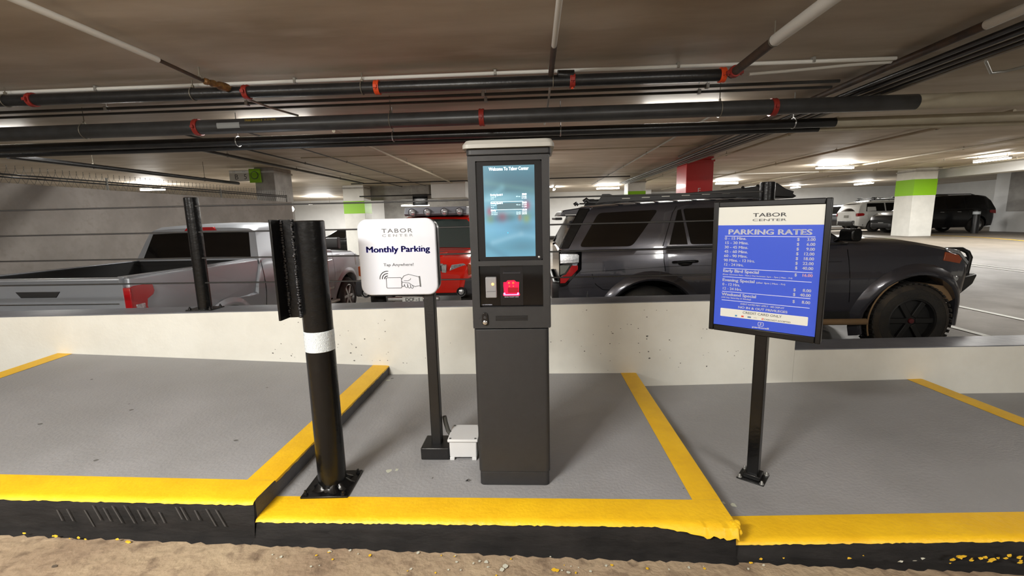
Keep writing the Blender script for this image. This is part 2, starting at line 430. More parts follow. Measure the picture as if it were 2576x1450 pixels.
b = MB(); R = random.Random(8)
for x, y, z, q, mi in ((-.745, 2.03, 0, .018, 1), (-.71, 2.04, 0, .012, 1), (-.33, 1.954, 0, .012, 0), (-.34, 1.95, 0, .008, 0), (-.51, 1.97, 0, .006, 0), (-.17, 1.96, 0, .007, 0), (-1.17, 3.3, 0, .02, 1), (-1.15, 3.34, 0, .012, 0), (.67, 1.9, 0, .005, 0), (.86, 1.92, -.083, .010, 1), (.9, 1.90, -.083, .014, 1)):
    n = 8; b.add([(x+q*cos(2*pi*k/n)*R.uniform(.5, 1.3), y+q*sin(2*pi*k/n)*R.uniform(.5, 1.3), z+.0012) for k in range(n)], [tuple(range(n))], mi)
for x, y in ((-2.53, 2.5), (-3.25, 2.95), (-1.63, 2.17), (-2.9, 2.3), (-2.62, 2.58), (-2.2, 1.95), (-1.9, 2.9)):
    q = R.uniform(.006, .014); n = 8; b.add([(x+q*cos(2*pi*k/n)*R.uniform(.5, 1.3), y+q*sin(2*pi*k/n)*R.uniform(.4, 1.0), quad_z(PLAT['upper'], x, y)+.0015) for k in range(n)], [tuple(range(n))], 0)
tag(b.build('paint_spots', ['spot_dark', 'spot_pale'], smooth=0, fix=False), 'small dark and pale spots on the grey platforms', 'stain', kind='stuff')

# low wall with grey cap
def wall_top(x): return .569 + .0099*x
def lowwall(x0, x1, zf, name='wall_island'):
    b = MB(); n = 8; vs = []
    for i in range(n+1):
        x = x0+(x1-x0)*i/n; z = zf(x)
        vs += [(x, YW, -.8), (x, YW, z), (x, YW+.26, z), (x, YW+.26, -.8)]
    b.add(vs, [(4*i+j, 4*(i+1)+j, 4*(i+1)+j+1, 4*i+j+1) for i in range(n) for j in range(3)] + [(0, 1, 2, 3), (4*n, 4*n+1, 4*n+2, 4*n+3)])
    o = struct(b.build(name, 'wall_white', smooth=0))
    b = MB(); vs = []
    rg = ragged(n*6, .0015, int(x1*10)); n *= 6
    for i in range(n+1):
        x = x0+(x1-x0)*i/n; z = zf(x)
        vs += [(x, YW-.003, z-.004+rg[i]), (x, YW-.003, z+.002), (x, YW+.262, z+.002), (x, YW+.262, z-.03)]
    b.add(vs, [(4*i+j, 4*(i+1)+j, 4*(i+1)+j+1, 4*i+j+1) for i in range(n) for j in range(3)] + [(4*n, 4*n+1, 4*n+2, 4*n+3)])
    b.build('wall_cap', 'cap_grey', o, smooth=0)
    return o
wall_a = lowwall(-9.5, 2.02, wall_top)
wall_b = lowwall(2.021, 14.0, lambda x: .157+.0128*x)
b = MB(); R = random.Random(11)
for k in range(120):
    x = R.choice((R.uniform(-2.2, -1.2), R.uniform(-1.2, 2.0), R.uniform(.3, 1.7))); z = R.uniform(.02, .52)
    z = max(z, (.12 if x < -1.2 else 0.02)); s = R.uniform(.002, .0055)*R.choice((1, 1, 1.6)); m = 6; a0 = R.uniform(0, 6)
    b.add([(x+s*cos(a0+2*pi*q/m)*R.uniform(.5, 1.5), YW-.0015, z+s*sin(a0+2*pi*q/m)*R.uniform(.4, 1.0)) for q in range(m)], [tuple(range(m))])
b.build('wall_pits', 'chip_dark', wall_a, smooth=0, fix=False)['kind'] = 'stuff'

# ceiling
b = MB(); b.box(-26, 30, -8, 38, CEIL, CEIL+.3); struct(b.build('ceiling', 'ceiling_concrete', smooth=0))
# walls that close the deck
def wall(name, x0, x1, y0, y1, z0, z1, m, bev=None): b = MB(); b.box(x0, x1, y0, y1, z0, z1); return struct(b.build(name, m, smooth=0, bevel=bev))
wall('wall_back', -26, 30, 34.0, 34.3, -1, CEIL, 'garage_white')
wall('wall_left', -24.3, -24, 3, 34, -1.5, CEIL, 'garage_white')
wall('wall_right', 29.0, 29.3, 22, 34, -1, CEIL, 'garage_white')
wr = wall('wall_right_near', 22.3, 29, 10, 22.95, -1, CEIL, 'garage_white')
b = MB(); b.box(22.285, 22.3, 10, 22.3, 1.05, CEIL); b.build('grey_band', 'block_grey', wr, smooth=0)
wall('wall_front', -18, 18, -7.3, -7.0, -1, CEIL, 'garage_white')
wall('wall_mid', -9.2, -3.0, 27.4, 27.7, 0, CEIL, 'block_grey')
wall('wall_mid_far', 1.0, 8.0, 31.0, 31.2, 0, CEIL, 'garage_white')
# white drop beam beside the far column
wall('trim_1', 17.6, 18.3, 6, 20.9, 2.56, CEIL, 'garage_white')
# hanging duct enclosure and the soffit it runs into
wall('trim_2', -4.48, -2.95, 19.7, 21.0, 2.22, CEIL, 'garage_white', .04)
wall('trim_3', -9.0, -4.7, 21.9, 22.4, 2.30, CEIL, 'block_grey')

wall('trim_4', -5.87, -5.15, 21.78, 21.9, 2.0, 2.54, 'window_black')
wall('trim_5', -5.95, -5.05, 21.76, 21.9, 2.54, CEIL, 'column_grey')
# rough concrete ramp wall
XR = -7.43
b = MB(); n = 24; R = random.Random(5); vs = []
for i in range(n+1):
    y = 2.6 + (13.55-2.6)*i/n; z = 1.905+R.uniform(-.006, .006)
    vs += [(XR, y, -1.2), (XR, y, z), (XR-.25, y, z), (XR-.25, y, -1.2)]
b.add(vs, [(4*i+j, 4*(i+1)+j, 4*(i+1)+j+1, 4*i+j+1) for i in range(n) for j in range(3)] + [(0, 1, 2, 3), (4*n, 4*n+1, 4*n+2, 4*n+3)])
ramp = struct(b.build('wall_ramp', 'rough_concrete', smooth=0))
# chain link with twisted tips along its top
fence = thing('chain_link_fence', 'low dark chain link fence along the top of the rough concrete ramp wall', 'fence', (XR-.12, 3.0, 1.905))
b = MB(); b.tube([(0, 0, .115), (0, 10.5, .19)], .012, 8); b.tube([(0, 0, .075), (0, 10.5, .15)], .012, 8); b.build('top_rail', 'cable', fence)
for y in (2.0, 4.7, 7.6, 10.5):
    b = MB(); b.tube([(0, y, -.01), (0, y, .22)], .018, 8); b.build('post', 'wire', fence)
b = MB(); y = 0.0; k = 0
while y < 10.4:
    h = .22+.007*y
    b.tube([(0, y, 0), (.006, y+.1, h-.05), (.0, y+.125, h+.03)], .003, 4); b.tube([(0, y+.12, 0), (-.006, y+.02, h-.05), (0, y+.005, h+.03)], .003, 4); y += .11
tag(b.build('mesh_wire', 'wire', fence), kind='stuff')

# ------------------------------------------------------------------ columns
def column(label, x0, x1, y0, y1, m='column_white', band=None, group='square columns of the deck', base=None):
    z0 = floor_z((x0+x1)/2, y0)-.05; t = thing('column', label, 'column', (x0, y0, z0)); t['kind'] = 'structure'
    w, d, h = x1-x0, y1-y0, CEIL-z0
    b = MB(); b.box(0, w, 0, d, 0, h); b.build('shaft', m, t, bevel=.012)
    if band:
        b = MB(); b.box(-.006, w+.006, -.006, d+.006, band[0]-z0, band[1]-z0); b.build('colour_band', 'band_green', t, smooth=0)
    b = MB(); b.box(-.03, w+.03, -.03, d+.03, h-.16, h-.1); b.build('collar', 'column_grey' if m != 'column_red' else 'column_red', t, bevel=.01)
    return t
c_right = column('white square column with a green band beside the pale crossover', 16.13, 17.05, 19.98, 20.95, band=(1.83, 2.50))
c_g2 = column('white square column with a green band showing above the dark off-road roof', 4.57, 5.40, 22.0, 22.9, band=(1.78, 2.42))
c_g1 = column('white square column with a green band behind the silver pickup bonnet', -8.95, -7.95, 20.9, 21.8, band=(1.66, 2.24))
c_b5 = column('grey square column carrying the bay sign above the ramp wall', -8.55, -7.93, 13.6, 14.6, m='column_grey')
c_red = column('glossy red square column behind the dark off-road vehicle', 4.68, 5.485, 14.1, 15.05, m='column_red')
for zc, ch in ((1.96, 'E'), (1.72, 'M'), (1.48, 'E'), (1.24, 'R'), (1.0, 'G'), (.76, 'E'), (.52, 'N'), (.28, 'C')):
    text(ch, .15, 'plate_white', c_red, .40, -.002, zc-c_red.location.z-.06, 'CENTER')
    text(ch, .15, 'column_red', c_red, -.003, .5, zc-c_red.location.z-.06, 'CENTER', rz=-pi/2)
sg = thing('bay_sign', 'white bay sign reading B 5 with a green end on the grey column', 'sign', (-9.28, 13.5, 2.57))
b = MB(); b.box(0, .62, 0, .03, 0, .33); b.build('panel', 'poster_white', sg, bevel=.004)
b = MB(); b.box(.63, .98, -.004, .03, -.05, .36); b.build('green_end', 'band_green', sg)
b = MB(); b.lathe([(.12, 0), (.12, .006)], 24, Matrix.Translation((.80, -.010, .17)) @ Matrix.Rotation(-pi/2, 4, 'X')); b.build('circle', 'plate_ink', sg)
b = MB(); b.lathe([(.10, 0), (.10, .006)], 24, Matrix.Translation((.80, -.014, .17)) @ Matrix.Rotation(-pi/2, 4, 'X')); b.build('circle', 'band_green', sg)
text('B', .16, 'text_grey', sg, .16, -.001, .06, 'LEFT'); text('5', .16, 'text_grey', sg, .45, -.001, .06, 'LEFT')
text('LEVEL', .03, 'text_mid', sg, .10, -.001, .27, 'LEFT'); text('ROW', .03, 'text_mid', sg, .42, -.001, .27, 'LEFT')

# ------------------------------------------------------------------ lights
LAMP = 3.5
def strip_light(label, x, y, z, rz, L, watts, group=None, grow=1.0, up=.14):
    t = thing('strip_light', label, 'light', (x, y, z), rz, group)
    b = MB(); b.box(-L/2, L/2, -.06, .06, .012, .07); b.build('housing', 'garage_white', t, bevel=.006)
    for s in (-.032, .032):
        b = MB(); b.tube([(-L/2+.02, s, -.008), (L/2-.02, s, -.008)], .016*grow, 10); b.build('tube', 'tube_light', t)
    for s in (-1, 1):
        b = MB(); b.tube([(s*L*.4, 0, .06), (s*L*.4, 0, max(.08, CEIL-z))], .008, 6); b.build('hanger_rod', 'hanger', t)
    l = bpy.data.lights.new('lamp', 'AREA'); l.shape = 'RECTANGLE'; l.size = L*.95; l.size_y = .12; l.energy = watts*LAMP; l.color = (1.0, .975, .93)
    lo = bpy.data.objects.new('lamp', l); COL.objects.link(lo); lo.parent = t; lo.location = (0, 0, -.04)
    l2 = bpy.data.lights.new('lamp', 'AREA'); l2.shape = 'RECTANGLE'; l2.size = L*.95; l2.size_y = .05; l2.energy = watts*LAMP*up; l2.color = l.color
    for s in (-1, 1):
        o2 = bpy.data.objects.new('lamp', l2); COL.objects.link(o2); o2.parent = t; o2.location = (0, s*.066, .03); o2.rotation_euler = (s*radians(108), 0, 0)
    return t
strip_light('twin tube strip light over the driving lane before the kiosk', -2.0, -1.0, 2.62, 0, 1.25, 60, up=.72)
strip_light('twin tube strip light over the lower end of the driving lane', 3.1, -1.9, 2.62, 0, 1.25, 26, up=.72)
strip_light('twin tube strip light over the upper end of the driving lane', -7.0, -1.4, 2.62, 0, 1.25, 46, up=.72)
strip_light('large bright strip light ahead of the white columned bay', 11.1, 17.3, 2.82, .24, 1.6, 150, grow=1.5)
strip_light('bright strip light just past the red column', 10.2, 24.4, 2.82, -.1, 1.15, 120, grow=1.6)
strip_light('strip light over the tail of the pale crossover', 19.7, 28.0, 2.82, pi/2, 1.5, 110, grow=1.5)
strip_light('small distant strip light above the rate board', 17.0, 30.2, 2.82, pi/2, 1.0, 110, grow=1.5)
strip_light('strip light running along the white drop beam', 15.4, 16.1, 2.82, pi/2, 1.2, 60, grow=1.3)
strip_light('strip light close against the white drop beam face', 17.2, 15.6, 2.86, pi/2, 1.2, 60, grow=1.3)
strip_light('strip light beyond the rough concrete ramp wall', -15.1, 17.3, 2.72, 0, 1.0, 150, grow=1.5)
strip_light('tiny distant strip light beside the kiosk head', 1.2, 25.6, 2.82, pi/2, 1.2, 90, grow=1.3)
strip_light('strip light in front of the green banded column above the dark off-road roof', 4.2, 25.6, 2.80, 0, 1.3, 110, grow=1.6)
strip_light('strip light behind the roof lamps of the red vehicle', -6.5, 24.6, 2.1, 0, 1.6, 70, grow=1.5)
strip_light('strip light lighting the pale wall behind the silver pickup', -14.0, 29.0, 2.5, 0, 1.6, 200)
strip_light('added fill light hidden behind the largest drain pipe over the pickup', -4.3, 7.6, 2.86, 0, 1.25, 34, up=.03)  # added unseen lamp, brightens the stalls around the pickup
strip_light('added fill light hidden behind the largest drain pipe over the dark off-road vehicle', 2.4, 7.6, 2.86, 0, 1.25, 45, up=.03)  # added out of sight to light the off-road roof and the floor beyond
strip_light('added fill light out of view over the empty stalls beyond the bull bar', 9.4, 6.3, 2.80, pi/2, 1.25, 36)  # added outside the frame to brighten the stall floor
strip_light('added fill light by the ramp wall top hidden behind the largest drain pipe', -9.3, 7.6, 2.86, 0, 1.25, 40, up=.03)  # unseen lamp added to brighten the bay sign and its column
strip_light('added fill light above the aisle hidden directly behind the kiosk head', -.8, 14.0, 2.82, pi/2, 1.25, 110)  # added where the kiosk head covers it, lightens the far grey walls
strip_light('added fill light hidden right behind the grey column that carries the bay sign', -10.4, 17.4, 2.82, pi/2, 1.25, 110)  # unseen lamp added to brighten the green banded column behind the pickup
bl = thing('bulkhead_light', 'small round glowing lamp at the end of the rough concrete ramp wall', 'light', (XR-.06, 13.60, 1.70))
b = MB(); b.lathe([(.10, 0), (.10, .05), (.08, .06)], 16, Matrix.Rotation(-pi/2, 4, 'X')); b.build('housing', 'galv', bl)
b = MB(); b.ball((0, .02, 0), .085, 14, sc=(1, .9, 1)); b.build('globe', 'tube_light', bl)

# ------------------------------------------------------------------ overhead pipes
def pipe(name, label, pts, r, m, n=16, group=None, smooth=50):
    b = MB(); b.tube(pts, r, n); return tag(b.build(name, m, smooth=smooth), label, 'pipe', group)
def pipe_root(name, label, loc, group=None): return thing(name, label, 'pipe', loc, 0, group)
def coupling(parent, p, axis, r, m, name='coupling', L=.06):
    """grooved clamp: two ribs, a band and bolt ears"""
    p = Vector(p); q = {'X': Vector((0, 0, 1)).rotation_difference(Vector((1, 0, 0))), 'Y': Vector((0, 0, 1)).rotation_difference(Vector((0, 1, 0)))}[axis].to_matrix().to_4x4()
    mx = Matrix.Translation(p) @ q; b = MB()
    b.lathe([(r, -L/2), (r+.014, -L/2), (r+.018, -L/2+.012), (r+.012, 0), (r+.018, L/2-.012), (r+.014, L/2), (r, L/2)], 20, mx)
    for s in (-1, 1):
        e = Vector((0, s*(r+.022), -.012)) if axis == 'X' else Vector((s*(r+.022), 0, -.012))
        b.box(-.02, .02, -.022, .022, -.016, .016, mx=Matrix.Translation(p+e))
        b.tube([p+e+Vector((0, 0, -.03)), p+e+Vector((0, 0, .03))], .007, 6)
    return b.build(name, m, parent, smooth=40)
def hanger(parent, p, r, rod_top, m='hanger', name='hanger'):
    p = Vector(p); b = MB(); n = 20
    ring = [p + Vector((0, (r+.006)*sin(2*pi*k/n), -(r+.006)*cos(2*pi*k/n))) for k in range(n+1)]
    b.tube(ring, .006, 6, cap=False); b.tube([p+Vector((0, 0, r+.004)), p+Vector((0, 0, rod_top-p.z if False else rod_top))], .006, 6)
    b.box(p.x-.012, p.x+.012, p.y-.012, p.y+.012, p.z+r+.005, p.z+r+.035)
    return b.build(name, m, parent)
# white conduit against the ceiling
pa = pipe_root('ceiling_conduit', 'thin white conduit fixed to the ceiling above the black sprinkler main', (-.22, 5.49, 2.93))
b = MB(); b.tube([(-9, 0, .005), (-3, 0, .0), (0, 0, 0), (2.4, 0, -.008), (4.3, 0.0, -.012)], .021, 10); b.build('tube', 'pipe_white', pa)
for x in (-5.1, -2.6, -.2, 1.9, 3.4):
    b = MB(); b.box(x-.015, x+.015, -.03, .03, -.024, .035); b.build('strap', 'conduit_grey', pa, bevel=.003)
pa2 = pipe('ceiling_conduit', 'thin white conduit curving off the orange coupling under the ceiling', [(2.45, 5.42, 2.79), (2.9, 5.46, 2.82), (3.6, 5.5, 2.87), (4.2, 5.55, 2.90)], .016, 'pipe_white')
# sprinkler main B
pb = pipe_root('sprinkler_main', 'long black sprinkler main hung under the ceiling conduit', (0, 5.41, 2.80))
b = MB(); b.tube([(-9, 0, .02), (2.17, 0, -.01)], .066, 20); b.build('tube', 'pipe_black', pb)
for x, m in ((-6.08, 'coupling_red'), (-3.38, 'coupling_red'), (-1.80, 'coupling_orange'), (.47, 'coupling_red'), (2.15, 'coupling_orange')):
    coupling(pb, (x, 0, .02-.0027*(x+9)), 'X', .066, m)
for x in (-6.42, -4.04, -1.98, .25): hanger(pb, (x, 0, .02-.0027*(x+9)), .066, .17)
b = MB(); b.tube([(.47, 0, -.06), (.47, 0, -.10)], [.03, .012], 10); b.build('drain_plug', 'coupling_orange', pb)
b = MB(); b.tube([(.30, -.04, .05), (.47, -.02, .05), (.47, 0, -.0)], [.05, .055, .06], 14); b.build('elbow', 'pipe_black', pb)
# branch lines across the lane (parallel to Y)
def branch(label, x, z, ysplit, m1, r1, r2, y_end=5.36, fittings=False, rods=()):
    t = pipe_root('branch_pipe', label, (x, ysplit, z))
    b = MB(); b.tube([(0, -9, 0), (0, 0, 0)], r1, 16); b.build('sleeve', m1, t)
    b = MB(); b.tube([(0, -.01, 0), (0, y_end-ysplit, -.02)], r2, 14); b.build('tube', 'pipe_rust', t)
    for y in rods:
        b = MB(); b.tube([(0, y, r2), (0, y, CEIL-z)], .006, 6); n = 16
        b.tube([(r2*1.1*sin(2*pi*k/n), y, r2*1.1*cos(2*pi*k/n)) for k in range(n+1)], .005, 6, cap=False); b.build('hanger', 'hanger', t)
    return t
br1 = branch('white sleeved branch pipe with bronze valve running from the upper lane end', -3.64, 2.86, 4.45, 'pipe_white', .028, .018, 5.05, rods=(.55,))
b = MB(); prof = [(.02, 0), (.036, .02), (.036, .05), (.024, .06), (.034, .09), (.04, .12), (.03, .16), (.045, .19), (.05, .26), (.045, .30), (.03, .33), (.036, .36), (.036, .40)]
b.lathe(prof, 16, Matrix.Translation((.0, .60, -.02)) @ Matrix.Rotation(-.25, 4, 'Z') @ Matrix.Rotation(-pi/2, 4, 'X')); b.build('valve', 'fitting_bronze', br1)
b = MB(); b.tube([(.12, 1.03, -.075), (.2, 1.5, -.097), (.33, 1.98, -.10)], .014, 10); b.build('tail', 'conduit_grey', br1)
br2 = branch('white sleeved branch pipe crossing straight above the kiosk', .222, 2.86, 4.53, 'pipe_white', .026, .03, 5.3, rods=(.62,))
b = MB(); b.tube([(0, .95, -.075), (0, 1.45, -.097), (0, 1.9, -.10)], .0135, 10); b.tube([(0, 1.9, -.10), (-.02, 2.9, -.13)], .014, 10); b.build('tail', 'conduit_grey', br2)
br3 = branch('thick white sleeved branch pipe meeting the orange coupling', 2.23, 2.80, 4.45, 'pipe_white', .054, .046, 5.36, rods=(.02,))
coupling(br3, (0, .82, -.018), 'Y', .046, 'coupling_red')
br4 = branch('white sleeved branch pipe beside the black conduit bundle', 4.10, 2.87, 4.50, 'pipe_white', .042, .040, 13.0)
# black conduit bundle beside it
for i, (dx, z, r, m) in enumerate(((.16, 2.80, .026, 'pipe_black'), (.28, 2.79, .03, 'pipe_black'), (.42, 2.78, .022, 'pipe_grey'), (.54, 2.775, .02, 'pipe_black'), (.66, 2.78, .016, 'conduit_grey'))):
    pipe('conduit', ('black conduit next to the white sleeved end of the bundle', 'thickest black conduit in the bundle running up the lane', 'dark grey conduit in the middle of the bundle', 'black conduit lowest in the bundle running up the lane', 'pale grey conduit on the outer side of the bundle')[i],
         [(4.10+dx, -3, z), (4.06+dx, 10, z), (4.02+dx, 22, z+.02)], r, m, 10, 'conduit bundle up the lane')
pipe('flexible_conduit', 'pale flexible conduit drooping under the conduit bundle', [(4.5, 4.9, 2.68), (4.75, 5.1, 2.62), (5.0, 5.2, 2.66), (5.4, 5.15, 2.74), (6.4, 5.1, 2.78)], .014, 'conduit_grey', 8)
# pair of small conduits C
for i, (y, z) in enumerate(((5.98, 2.83), (6.12, 2.80))):
    t = pipe_root('small_conduit', ('grey conduit, upper of the pair behind the sprinkler main', 'grey conduit, lower of the pair behind the sprinkler main')[i], (0, y, z))
    b = MB(); b.tube([(-9.5, 0, 0), (3.8, 0, 0)], .020 if i == 0 else .017, 10); b.build('tube', 'pipe_grey', t)
    for x in ((-5.7, -3.75, -.62, 2.2) if i == 0 else (-.6, 2.15)):
        b = MB(); b.box(x-.02, x+.02, -.03, .03, -.028, .03); b.tube([(x, 0, .02), (x, 0, CEIL-z-.004)], .006, 6); b.build('clamp', 'galv', t, bevel=.004)
# big drain D
pd = pipe_root('drain_main', 'largest black drain pipe crossing the whole view below the ceiling', (0, 6.40, 2.632))
b = MB(); b.tube([(-9.5, 0, .005), (5.06, 0, .012)], .099, 26); b.build('tube', 'pipe_grey', pd)
b = MB(); b.tube([(5.05, 0, .012), (14, 0, .02)], .0985, 26); b.build('painted_run', 'pipe_cream', pd)
for x in (-4.77, -.69, 3.23): coupling(pd, (x, 0, .008), 'X', .099, 'coupling_red', L=.07)
for x in (-6.47, -1.97, 2.53): hanger(pd, (x, 0, .008), .099, .33)
def pipe_text(b0, s, h, m, x, ang, nm='stencil'):
    o = text(s, h, m, pd, x, -.1005*cos(ang), .1005*sin(ang)+.008, 'LEFT', name=nm, rx=pi/2-ang); return o
b = MB(); k = 8
vs = []
for i in range(k+1):
    a = radians(-26+44*i/k); vs += [(-4.43, -.101*cos(a), .101*sin(a)+.008), (-4.10, -.101*cos(a), .101*sin(a)+.008)]
b.add(vs, [(2*i, 2*i+1, 2*i+3, 2*i+2) for i in range(k)]); b.build('paper_label', 'label_tag', pd)
pipe_text(0, 'TRIBE SERIES B  A-53 PIPE', .03, 'stencil', -4.03, radians(24))
# lower pipes E
pe1 = pipe_root('drain_pipe', 'black drain pipe below the largest one, turning cream at its far end', (0, 7.0, 2.54))
b = MB(); b.tube([(-10, 0, .01), (4.43, 0, -.01)], .066, 20); b.build('tube', 'pipe_black', pe1)
b = MB(); b.tube([(4.42, 0, -.01), (14, 0, .0)], .0655, 20); b.build('painted_run', 'pipe_cream', pe1)
for x in (-4.6, -2.13, .43, 3.84):
    b = MB(); n = 16; b.tube([(x, .075*sin(2*pi*k/n), -.075*cos(2*pi*k/n)) for k in range(n+1)], .009, 6, cap=False); b.tube([(x, 0, .07), (x, 0, .43)], .007, 6); b.build('hanger', 'galv', pe1)
pe2 = pipe_root('drain_pipe', 'thinner black drain pipe lowest of the overhead run', (0, 7.2, 2.487))
b = MB(); b.tube([(-10, 0, .0), (4.32, 0, -.005)], .047, 18); b.build('tube', 'pipe_black', pe2)
b = MB(); b.tube([(4.31, 0, -.005), (14, 0, .0)], .0465, 18); b.build('painted_run', 'pipe_cream', pe2)
pe3 = pipe_root('drain_pipe', 'cream painted pipe joining the cream ends of the overhead run', (4.6, 6.75, 2.72))
b = MB(); b.tube([(0.6, 0, 0), (9, 0, .02)], .03, 12); b.build('tube', 'pipe_cream', pe3)
# runs parallel to the aisle over the deck
RUNS = [
 ('cream sprinkler line descending across the ceiling behind the kiosk', -3.5, 2.85, 8.0, 19.5, .03, 'pipe_cream'),
 ('dark sprinkler line above the green banded column behind the pickup', -7.2, 2.88, 9.0, 19.0, .035, 'pipe_black'),
 ('black pipe hung over the rough concrete ramp wall', -8.95, 2.50, 7.4, 13.4, .045, 'pipe_black'),
 ('thin dark conduit above the black pipe over the ramp wall', -6.4, 2.92, 8.0, 22.0, .018, 'pipe_black'),
 ('thin dark conduit on the ceiling between ramp wall and pickup', -5.2, 2.92, 8.0, 24.0, .014, 'pipe_grey'),
 ('brown sprinkler line passing over the red column', 5.43, 2.88, 8.5, 26.0, .028, 'pipe_cream'),
 ('pale conduit descending toward the tiny light by the kiosk', 3.1, 2.92, 8.0, 24.0, .02, 'conduit_grey'),
 ('cream sprinkler line between red column and large strip light', 8.4, 2.90, 8.5, 30.0, .03, 'pipe_cream'),
 ('cream sprinkler line past the large strip light', 12.2, 2.92, 9.0, 30.0, .03, 'pipe_cream'),
 ('thin pale conduit in front of the white drop beam', 14.4, 2.92, 9.0, 31.0, .022, 'pipe_cream'),
 ('thin pale conduit running close by the white drop beam', 16.8, 2.90, 9.0, 19.5, .022, 'pipe_cream')]
for lab, x, z, y0, y1, r, m in RUNS:
    t = pipe_root('sprinkler_line', lab, (x, y0, z)); b = MB(); b.tube([(0, 0, 0), (0, y1-y0, 0)], r, 10); b.build('tube', m, t)
    y = 1.5
    while y < y1-y0:
        b = MB(); b.tube([(0, y, 0), (0, y, CEIL-z)], .007, 6); b.box(-.02, .02, y-.015, y+.015, -r-.006, r+.012); b.build('hanger', 'hanger', t); y += 3.1
for lab, y, z, x0, x1, r, m in (('thin conduit crossing the ceiling ahead of the red column', 11.6, 2.93, -6, 4.6, .014, 'pipe_cream'), ('dark conduit crossing before the hanging white enclosure', 18.9, 2.86, -7.7, 4.0, .025, 'pipe_grey'), ('dark conduit dropping in front of the far grey wall', 20.5, 2.42, -8.0, -4.5, .03, 'pipe_black'), ('long pale conduit crossing beyond the large strip light', 20.0, 2.92, 6.0, 17.5, .022, 'pipe_white')):
    pipe('ceiling_conduit', lab, [(x0, y, z), (x1, y, z)], r, m, 8)

# ------------------------------------------------------------------ barrier posts and cables on the wall
def barrier_post(label, x):
    z = wall_top(x); t = thing('barrier_post', label, 'post', (x, YW+.13, z), 0, 'round posts on the wall cap')
    b = MB(); b.box(-.11, .11, -.085, .085, 0, .012); b.build('base_plate', 'black_gloss', t, bevel=.003)
    b = MB(); b.tube([(0, 0, .008), (0, 0, 1.472-z)], .0525, 24); b.build('tube', 'black_gloss', t)
    b = MB(); b.lathe([(.05, 1.472-z), (.046, 1.476-z)], 20); b.build('cap', 'black_satin', t)
    for s, q in ((-1, -1), (1, -1), (-1, 1), (1, 1)):
        b = MB(); b.lathe([(.012, .012), (.012, .022), (.006, .024), (.006, .034)], 8, Matrix.Translation((s*.088, q*.062, 0))); b.build('anchor_bolt', 'black_satin', t)
barrier_post('black round post on the wall cap in front of the pickup cab', -2.80)
barrier_post('black round post on the wall cap rising behind the rate board', 1.80)
for z, nm in ((1.405, 'topmost'), (1.194, 'second from the top'), (.98, 'third from the top'), (.772, 'lowest')):
    t = MB(); t.tube([(-9.5, YW+.11, z+.012), (-2.8, YW+.11, z), (-1.2, YW+.11, z-.008), (1.8, YW+.11, z)], .0062, 6)
    tag(t.build('barrier_cable', 'cable'), 'thin steel barrier cable, %s of four strung above the wall' % nm, 'cable', 'barrier cables above the wall')

# ------------------------------------------------------------------ bollard
bo = thing('bollard', 'thick black steel bollard with a white reflective band and welded angle iron', 'bollard', (-.980, 1.910, 0))
b = MB(); b.box(-.108, .108, -.108, .108, 0, .010, mx=Matrix.Rotation(radians(3), 4, 'Z')); b.build('base_plate', 'black_gloss', bo, bevel=.002)
b = MB(); b.lathe([(.0635, .008), (.0635, 1.252), (.058, 1.256), (.058, 1.22)], 40); b.build('tube', 'black_gloss', bo)
b = MB(); R = random.Random(2); n = 40
vs = []
for k in range(n):
    a = 2*pi*k/n; q = R.uniform(.8, 1.2)
    vs += [((.063)*cos(a), .063*sin(a), .030*q), (.073*q*cos(a), .073*q*sin(a), .018), (.088*q*cos(a), .088*q*sin(a), .0095)]
b.add(vs, [(3*k+j, 3*((k+1) % n)+j, 3*((k+1) % n)+j+1, 3*k+j+1) for k in range(n) for j in range(2)]); b.build('weld_ring', 'black_gloss', bo, smooth=60)
for sx, sy in ((-1, -1), (1, -1), (1, 1), (-1, 1)):
    b = MB(); b.lathe([(.011, .010), (.011, .017), (.006, .018), (.006, .028)], 8, Matrix.Translation((sx*.088, sy*.088, 0))); b.build('anchor_bolt', 'black_satin', bo)
b = MB(); b.lathe([(.0638, .674), (.0648, .675), (.0648, .766), (.0638, .767)], 40); band = b.build('reflective_band', 'tape_white', bo)
b = MB(); n = 13
for k in range(n):   # honeycomb print on the band
    for j in range(5):
        a = -pi+pi*k/(n-1)+(.5*pi/(n-1) if j % 2 else 0); z = .688+.0165*j
        pts = [(a+.09*cos(pi/3*q+pi/6), z+.0062*sin(pi/3*q+pi/6)) for q in range(6)]
        b.add([(.0651*cos(u), .0651*sin(u), v) for u, v in pts], [tuple(range(6))])
b.build('honeycomb_print', 'tape_seam', band, smooth=0)['kind'] = 'stuff'
# angle iron: one leg reaching to the lane, one leg welded to the tube
b = MB(); A = Vector((-1.090+.980, 1.800-1.910, 0)); Bp = Vector((-1.088+.980, 1.872-1.910, 0)); Cp = Vector((-1.030+.980, 1.880-1.910, 0))
def strip(p, q, th, z0, z1):
    d = (q-p).normalized(); nn = Vector((-d.y, d.x, 0))*th
    b.add([p-nn, q-nn, q+nn, p+nn] and [Vector((v.x, v.y, z0)) for v in (p-nn, q-nn, q+nn, p+nn)]+[Vector((v.x, v.y, z1)) for v in (p-nn, q-nn, q+nn, p+nn)], [(3, 2, 1, 0), (4, 5, 6, 7), (0, 1, 5, 4), (1, 2, 6, 5), (2, 3, 7, 6), (3, 0, 4, 7)])
strip(A, Bp+Vector((0, .006, 0)), .005, .833, 1.262); strip(Bp, Cp, .005, .833, 1.262)
ai = b.build('angle_iron', 'black_gloss', bo, bevel=.0015)
